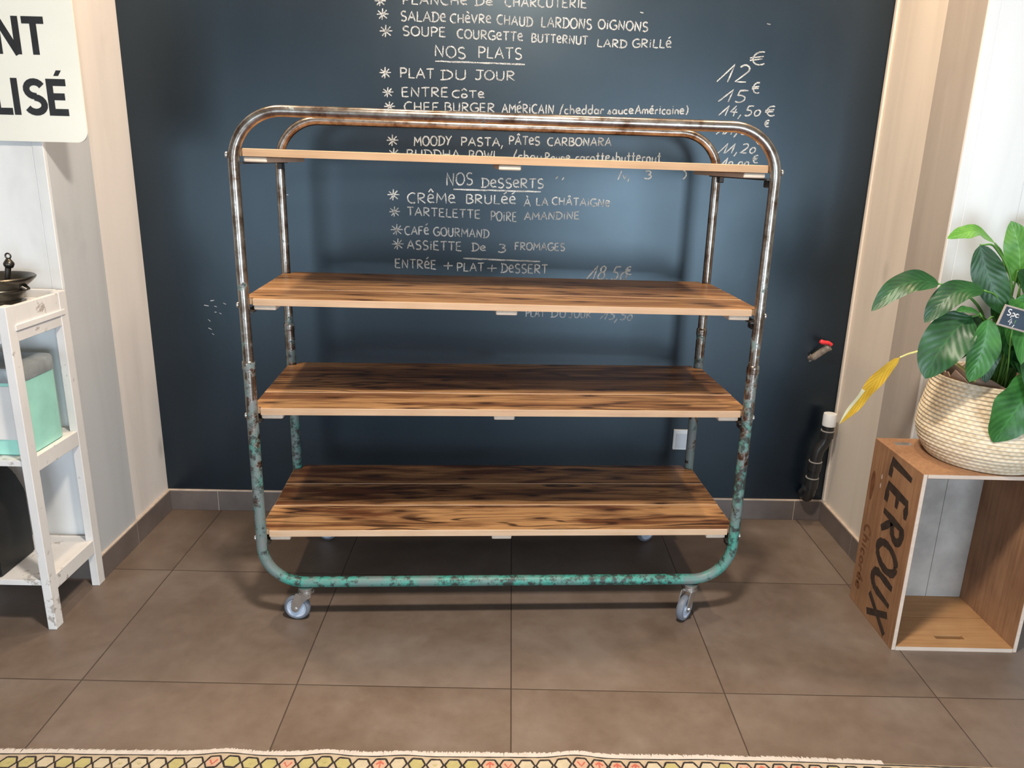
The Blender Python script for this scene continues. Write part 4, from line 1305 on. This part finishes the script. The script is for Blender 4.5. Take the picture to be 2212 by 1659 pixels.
# the rest of the clump
r = random.Random(23)
rest = [(-70, 1.00, .10, 1), (-50, 1.08, .13, 0), (-20, 1.05, .16, 1), (5, 1.14, .17, 0), (25, 1.02, .14, 1), (-35, .93, .15, 0), (-85, 1.13, .10, 0), (-5, .94, .18, 1),
        (-60, .90, .13, 1), (-30, 1.20, .12, 2), (15, 1.24, .10, 2), (-100, .97, .10, 0), (-75, .93, .12, 0), (45, 1.10, .12, 0), (-110, 1.05, .09, 1), (-95, .88, .11, 0)]
for i, (az, h, d, m) in enumerate(rest):
    c, s = math.cos(math.radians(az)), math.sin(math.radians(az))
    b0 = (BX + c * d * .45, BY + s * d * .45, h)
    tipz = h - r.uniform(.03, .14)
    p1 = (BX + c * (d + .02), BY + s * (d + .02), h + .03)
    p2 = (BX + c * (d + .08), min(2.31, BY + s * (d + .08)), (h + tipz) / 2 + .01)
    p3 = (BX + c * (d + .12), min(2.32, BY + s * (d + .12)), tipz - .03)
    leaf([b0, p1, p2, p3], r.uniform(.032, .048), (c * .3, s * .3 - .4, .8), M_LEAF[m], [base(c * .03, s * .03), (BX + c * .04, BY + s * .04, (.8 + h) / 2)], seed=60 + i)

# price tag: a small slate board on a stick pushed into the pot
TG = thing('price_tag', 'small framed slate price tag with white writing stuck among the leaves', 'tag', (1.345, 2.035, 1.05))
A_, B_, C_ = Vector((1.293, 2.03, 1.087)), Vector((1.282, 2.03, 1.031)), Vector((1.345, 2.03, 1.074))
ex = (C_ - A_).normalized(); ez = (A_ - B_); ez = (ez - ex * ez.dot(ex)).normalized(); ey = ez.cross(ex)
if ey.y < 0: ey = -ey
tl = A_
MT = Matrix(((ex.x, ey.x, ez.x, tl.x - 1.345), (ex.y, ey.y, ez.y, tl.y - 2.035), (ex.z, ey.z, ez.z, tl.z - 1.05), (0, 0, 0, 1)))
TWD, THT = .098, .058
bm = bmesh.new(); add_box(bm, .003, TWD - .003, -.0005, .002, -THT + .003, -.003, 0, 1, 0, MT)
obj('slate', bm, M_SLATE, TG)
bm = bmesh.new()
for p in ((0, .005, -THT, 0), (TWD - .005, TWD, -THT, 0), (.005, TWD - .005, -.005, 0), (.005, TWD - .005, -THT, -THT + .005)):
    add_box(bm, p[0], p[1], -.002, .003, p[2], p[3], .0008, 1, 0, MT)
obj('tag_frame', bm, M_GREYW, TG)
bm = bmesh.new()
r1 = random.Random(2)
for word, x0, z0, wd, h in (('Spa', .014, -.025, .034, .016), ('4,', .026, -.048, .022, .017)):
    st, W = text_strokes(word)
    for s in st:
        plane_stroke(bm, [(x0 + u * wd / W, z0 + v * h) for u, v in s], lambda a, b: MT @ Vector((a, -.0012, b)), .0028, r1, 0, .0002, 1)
obj('chalk_text', bm, M_LABELW, TG)
bm = bmesh.new()
q0 = MT @ Vector((.05, .004, -.01)); q1 = MT @ Vector((.05, .004, -THT)); q2 = Vector((1.40, 2.12, .78)) - Vector((1.345, 2.035, 1.05))
add_tube(bm, catmull([q0, q1, (q1 + q2) / 2 + Vector((0, -.005, 0)), q2], 5), .0022, 8)
obj('stick', bm, M_STALK, TG, auto=50)

# ------------------------------------------------------------------ rug along the bottom of the picture
EDGE = [(-1.9, 1.552), (-1.255, 1.564), (-.69, 1.573), (.003, 1.586), (.692, 1.590), (.92, 1.585), (1.264, 1.578), (1.6, 1.572)]
def edge_y(x):
    for (x0, y0), (x1, y1) in zip(EDGE, EDGE[1:]):
        if x0 <= x <= x1: return y0 + (y1 - y0) * (x - x0) / (x1 - x0)
    return EDGE[-1][1]
def rug_z(x, y):
    z = .0060
    for x0, a, w in ((-.70, .0085, .060), (-.455, .0075, .050), (-.265, .0045, .045), (.158, .0095, .055), (.47, .002, .05), (-1.12, .002, .06)):
        z += a * math.exp(-((x - x0 - (1.58 - y) * .15) / w) ** 2)
    return z
RX0, RX1 = -1.75, 1.42
bm = bmesh.new()
nx = 260
rows = [0, .0, .02, .042, .066, .10, .16, .25, .40, .60]
vt = []
for i in range(nx + 1):
    x = RX0 + (RX1 - RX0) * i / nx
    c = []
    for j, d in enumerate(rows):
        y = edge_y(x) - .012 - d
        c.append(bm.verts.new((x, y, rug_z(x, y) if j else .0004)))
    vt.append(c)
for i in range(nx):
    for j in range(len(rows) - 1):
        f = bm.faces.new((vt[i][j], vt[i + 1][j], vt[i + 1][j + 1], vt[i][j + 1]))
        f.material_index = 0 if j < 4 else 1
# underside skirt so that the rug is a closed slab
def rpt(x, d, lift):
    y = edge_y(x) - .012 - d
    return Vector((x, y, rug_z(x, y) + lift))
rr = random.Random(77)
def rug_line(pts, w, lift, mat):
    prev = None
    for i, (x, d) in enumerate(pts):
        a, b = pts[max(0, i - 1)], pts[min(len(pts) - 1, i + 1)]
        dx, dd = b[0] - a[0], b[1] - a[1]
        L = math.hypot(dx, dd) or 1
        k = w * .5 * rr.uniform(.8, 1.2)
        p, q = bm.verts.new(rpt(x - dd / L * k, d + dx / L * k, lift)), bm.verts.new(rpt(x + dd / L * k, d - dx / L * k, lift))
        if prev:
            f = bm.faces.new((prev[0], prev[1], q, p)); f.material_index = mat
        prev = (p, q)
def sub(pts, n=4):
    o = []
    for (a, b), (c, d) in zip(pts, pts[1:]):
        o += [(a + (c - a) * k / n, b + (d - b) * k / n) for k in range(n)]
    return o + [pts[-1]]
xs = [RX0 + .01 + (RX1 - RX0 - .02) * k / 300 for k in range(301)]
rug_line([(x, .0045 + .0004 * math.sin(x * 90)) for x in xs], .0032, .0008, 2)
rug_line([(x, .0560 + .0004 * math.sin(x * 80)) for x in xs], .0036, .0008, 2)
CELL = .0445
k = 0
x = RX0 + .03
while x < RX1 - .05:
    cx = x + CELL / 2
    hw, hh, dm = CELL * .47, .0180, .0325
    hexo = [(cx - hw, dm), (cx - hw * .55, dm - hh), (cx + hw * .55, dm - hh), (cx + hw, dm), (cx + hw * .55, dm + hh), (cx - hw * .55, dm + hh)]
    m = rr.choice([3, 3, 3, 4, 4, 5, 5])
    ins = [(cx + (a - cx) * .86, dm + (b - dm) * .80) for a, b in sub(hexo + [hexo[0]], 2)[:-1]]
    f = bm.faces.new([bm.verts.new(rpt(a, b, .0006)) for a, b in ins]); f.material_index = m
    for seg_ in (hexo[0:2], hexo[1:3], hexo[2:4], hexo[3:5], hexo[4:6], [hexo[5], hexo[0]]):
        rug_line(sub(seg_, 3), .0042, .0010, 2)
    if m == 5:
        if rr.random() < .6:
            rug_line([(cx, dm + .010), (cx, dm - .009)], .0045, .0012, 6)
            rug_line([(cx - .009, dm - .001), (cx, dm - .010), (cx + .009, dm - .001)], .0045, .0013, 6)
        else:
            rug_line([(cx - .009, dm - .006), (cx, dm + .008), (cx + .009, dm - .006)], .0035, .0012, 6)
    elif rr.random() < .3:
        rug_line([(cx - .004, dm - .002), (cx, dm + .003), (cx + .004, dm - .002)], .003, .0012, 3)
    x += CELL
RUG = obj('rug', bm, [R_GROUND, R_MAROON, R_BLACK, R_YELLOW, R_CREAM, R_PINK, R_RED])
tag(RUG, 'patterned rug with honeycomb border and white fringed edge across the front of the floor', 'rug')
bm = bmesh.new()
for i in range(900):
    x = RX0 + .02 + (.925 - RX0 - .02) * i / 900 + rr.uniform(-.001, .001)
    y = edge_y(x) - .012
    z = rug_z(x, y)
    L = rr.uniform(.013, .019)
    dx = rr.uniform(-.004, .004)
    w = rr.uniform(.0018, .0032)
    b0, b1 = bm.verts.new((x - w, y - .004, z + .0012)), bm.verts.new((x + w, y - .004, z + .0012))
    m0, m1 = bm.verts.new((x - w + dx * .5, y + L * .55, z + .0015)), bm.verts.new((x + w + dx * .5, y + L * .55, z + .0015))
    e0, e1 = bm.verts.new((x + dx - w * .4, y + L, max(.0008, z * .45))), bm.verts.new((x + dx + w * .4, y + L, max(.0008, z * .45)))
    g0, g1 = bm.verts.new((x - w, y + .004, .0004)), bm.verts.new((x + w, y + .004, .0004))
    bm.faces.new((b0, b1, m1, m0)); bm.faces.new((m0, m1, e1, e0)); bm.faces.new((e0, e1, g1, g0))
tag(obj('fringe', bm, R_FRINGE, RUG, normals=False), 'white fringe', kind='stuff')
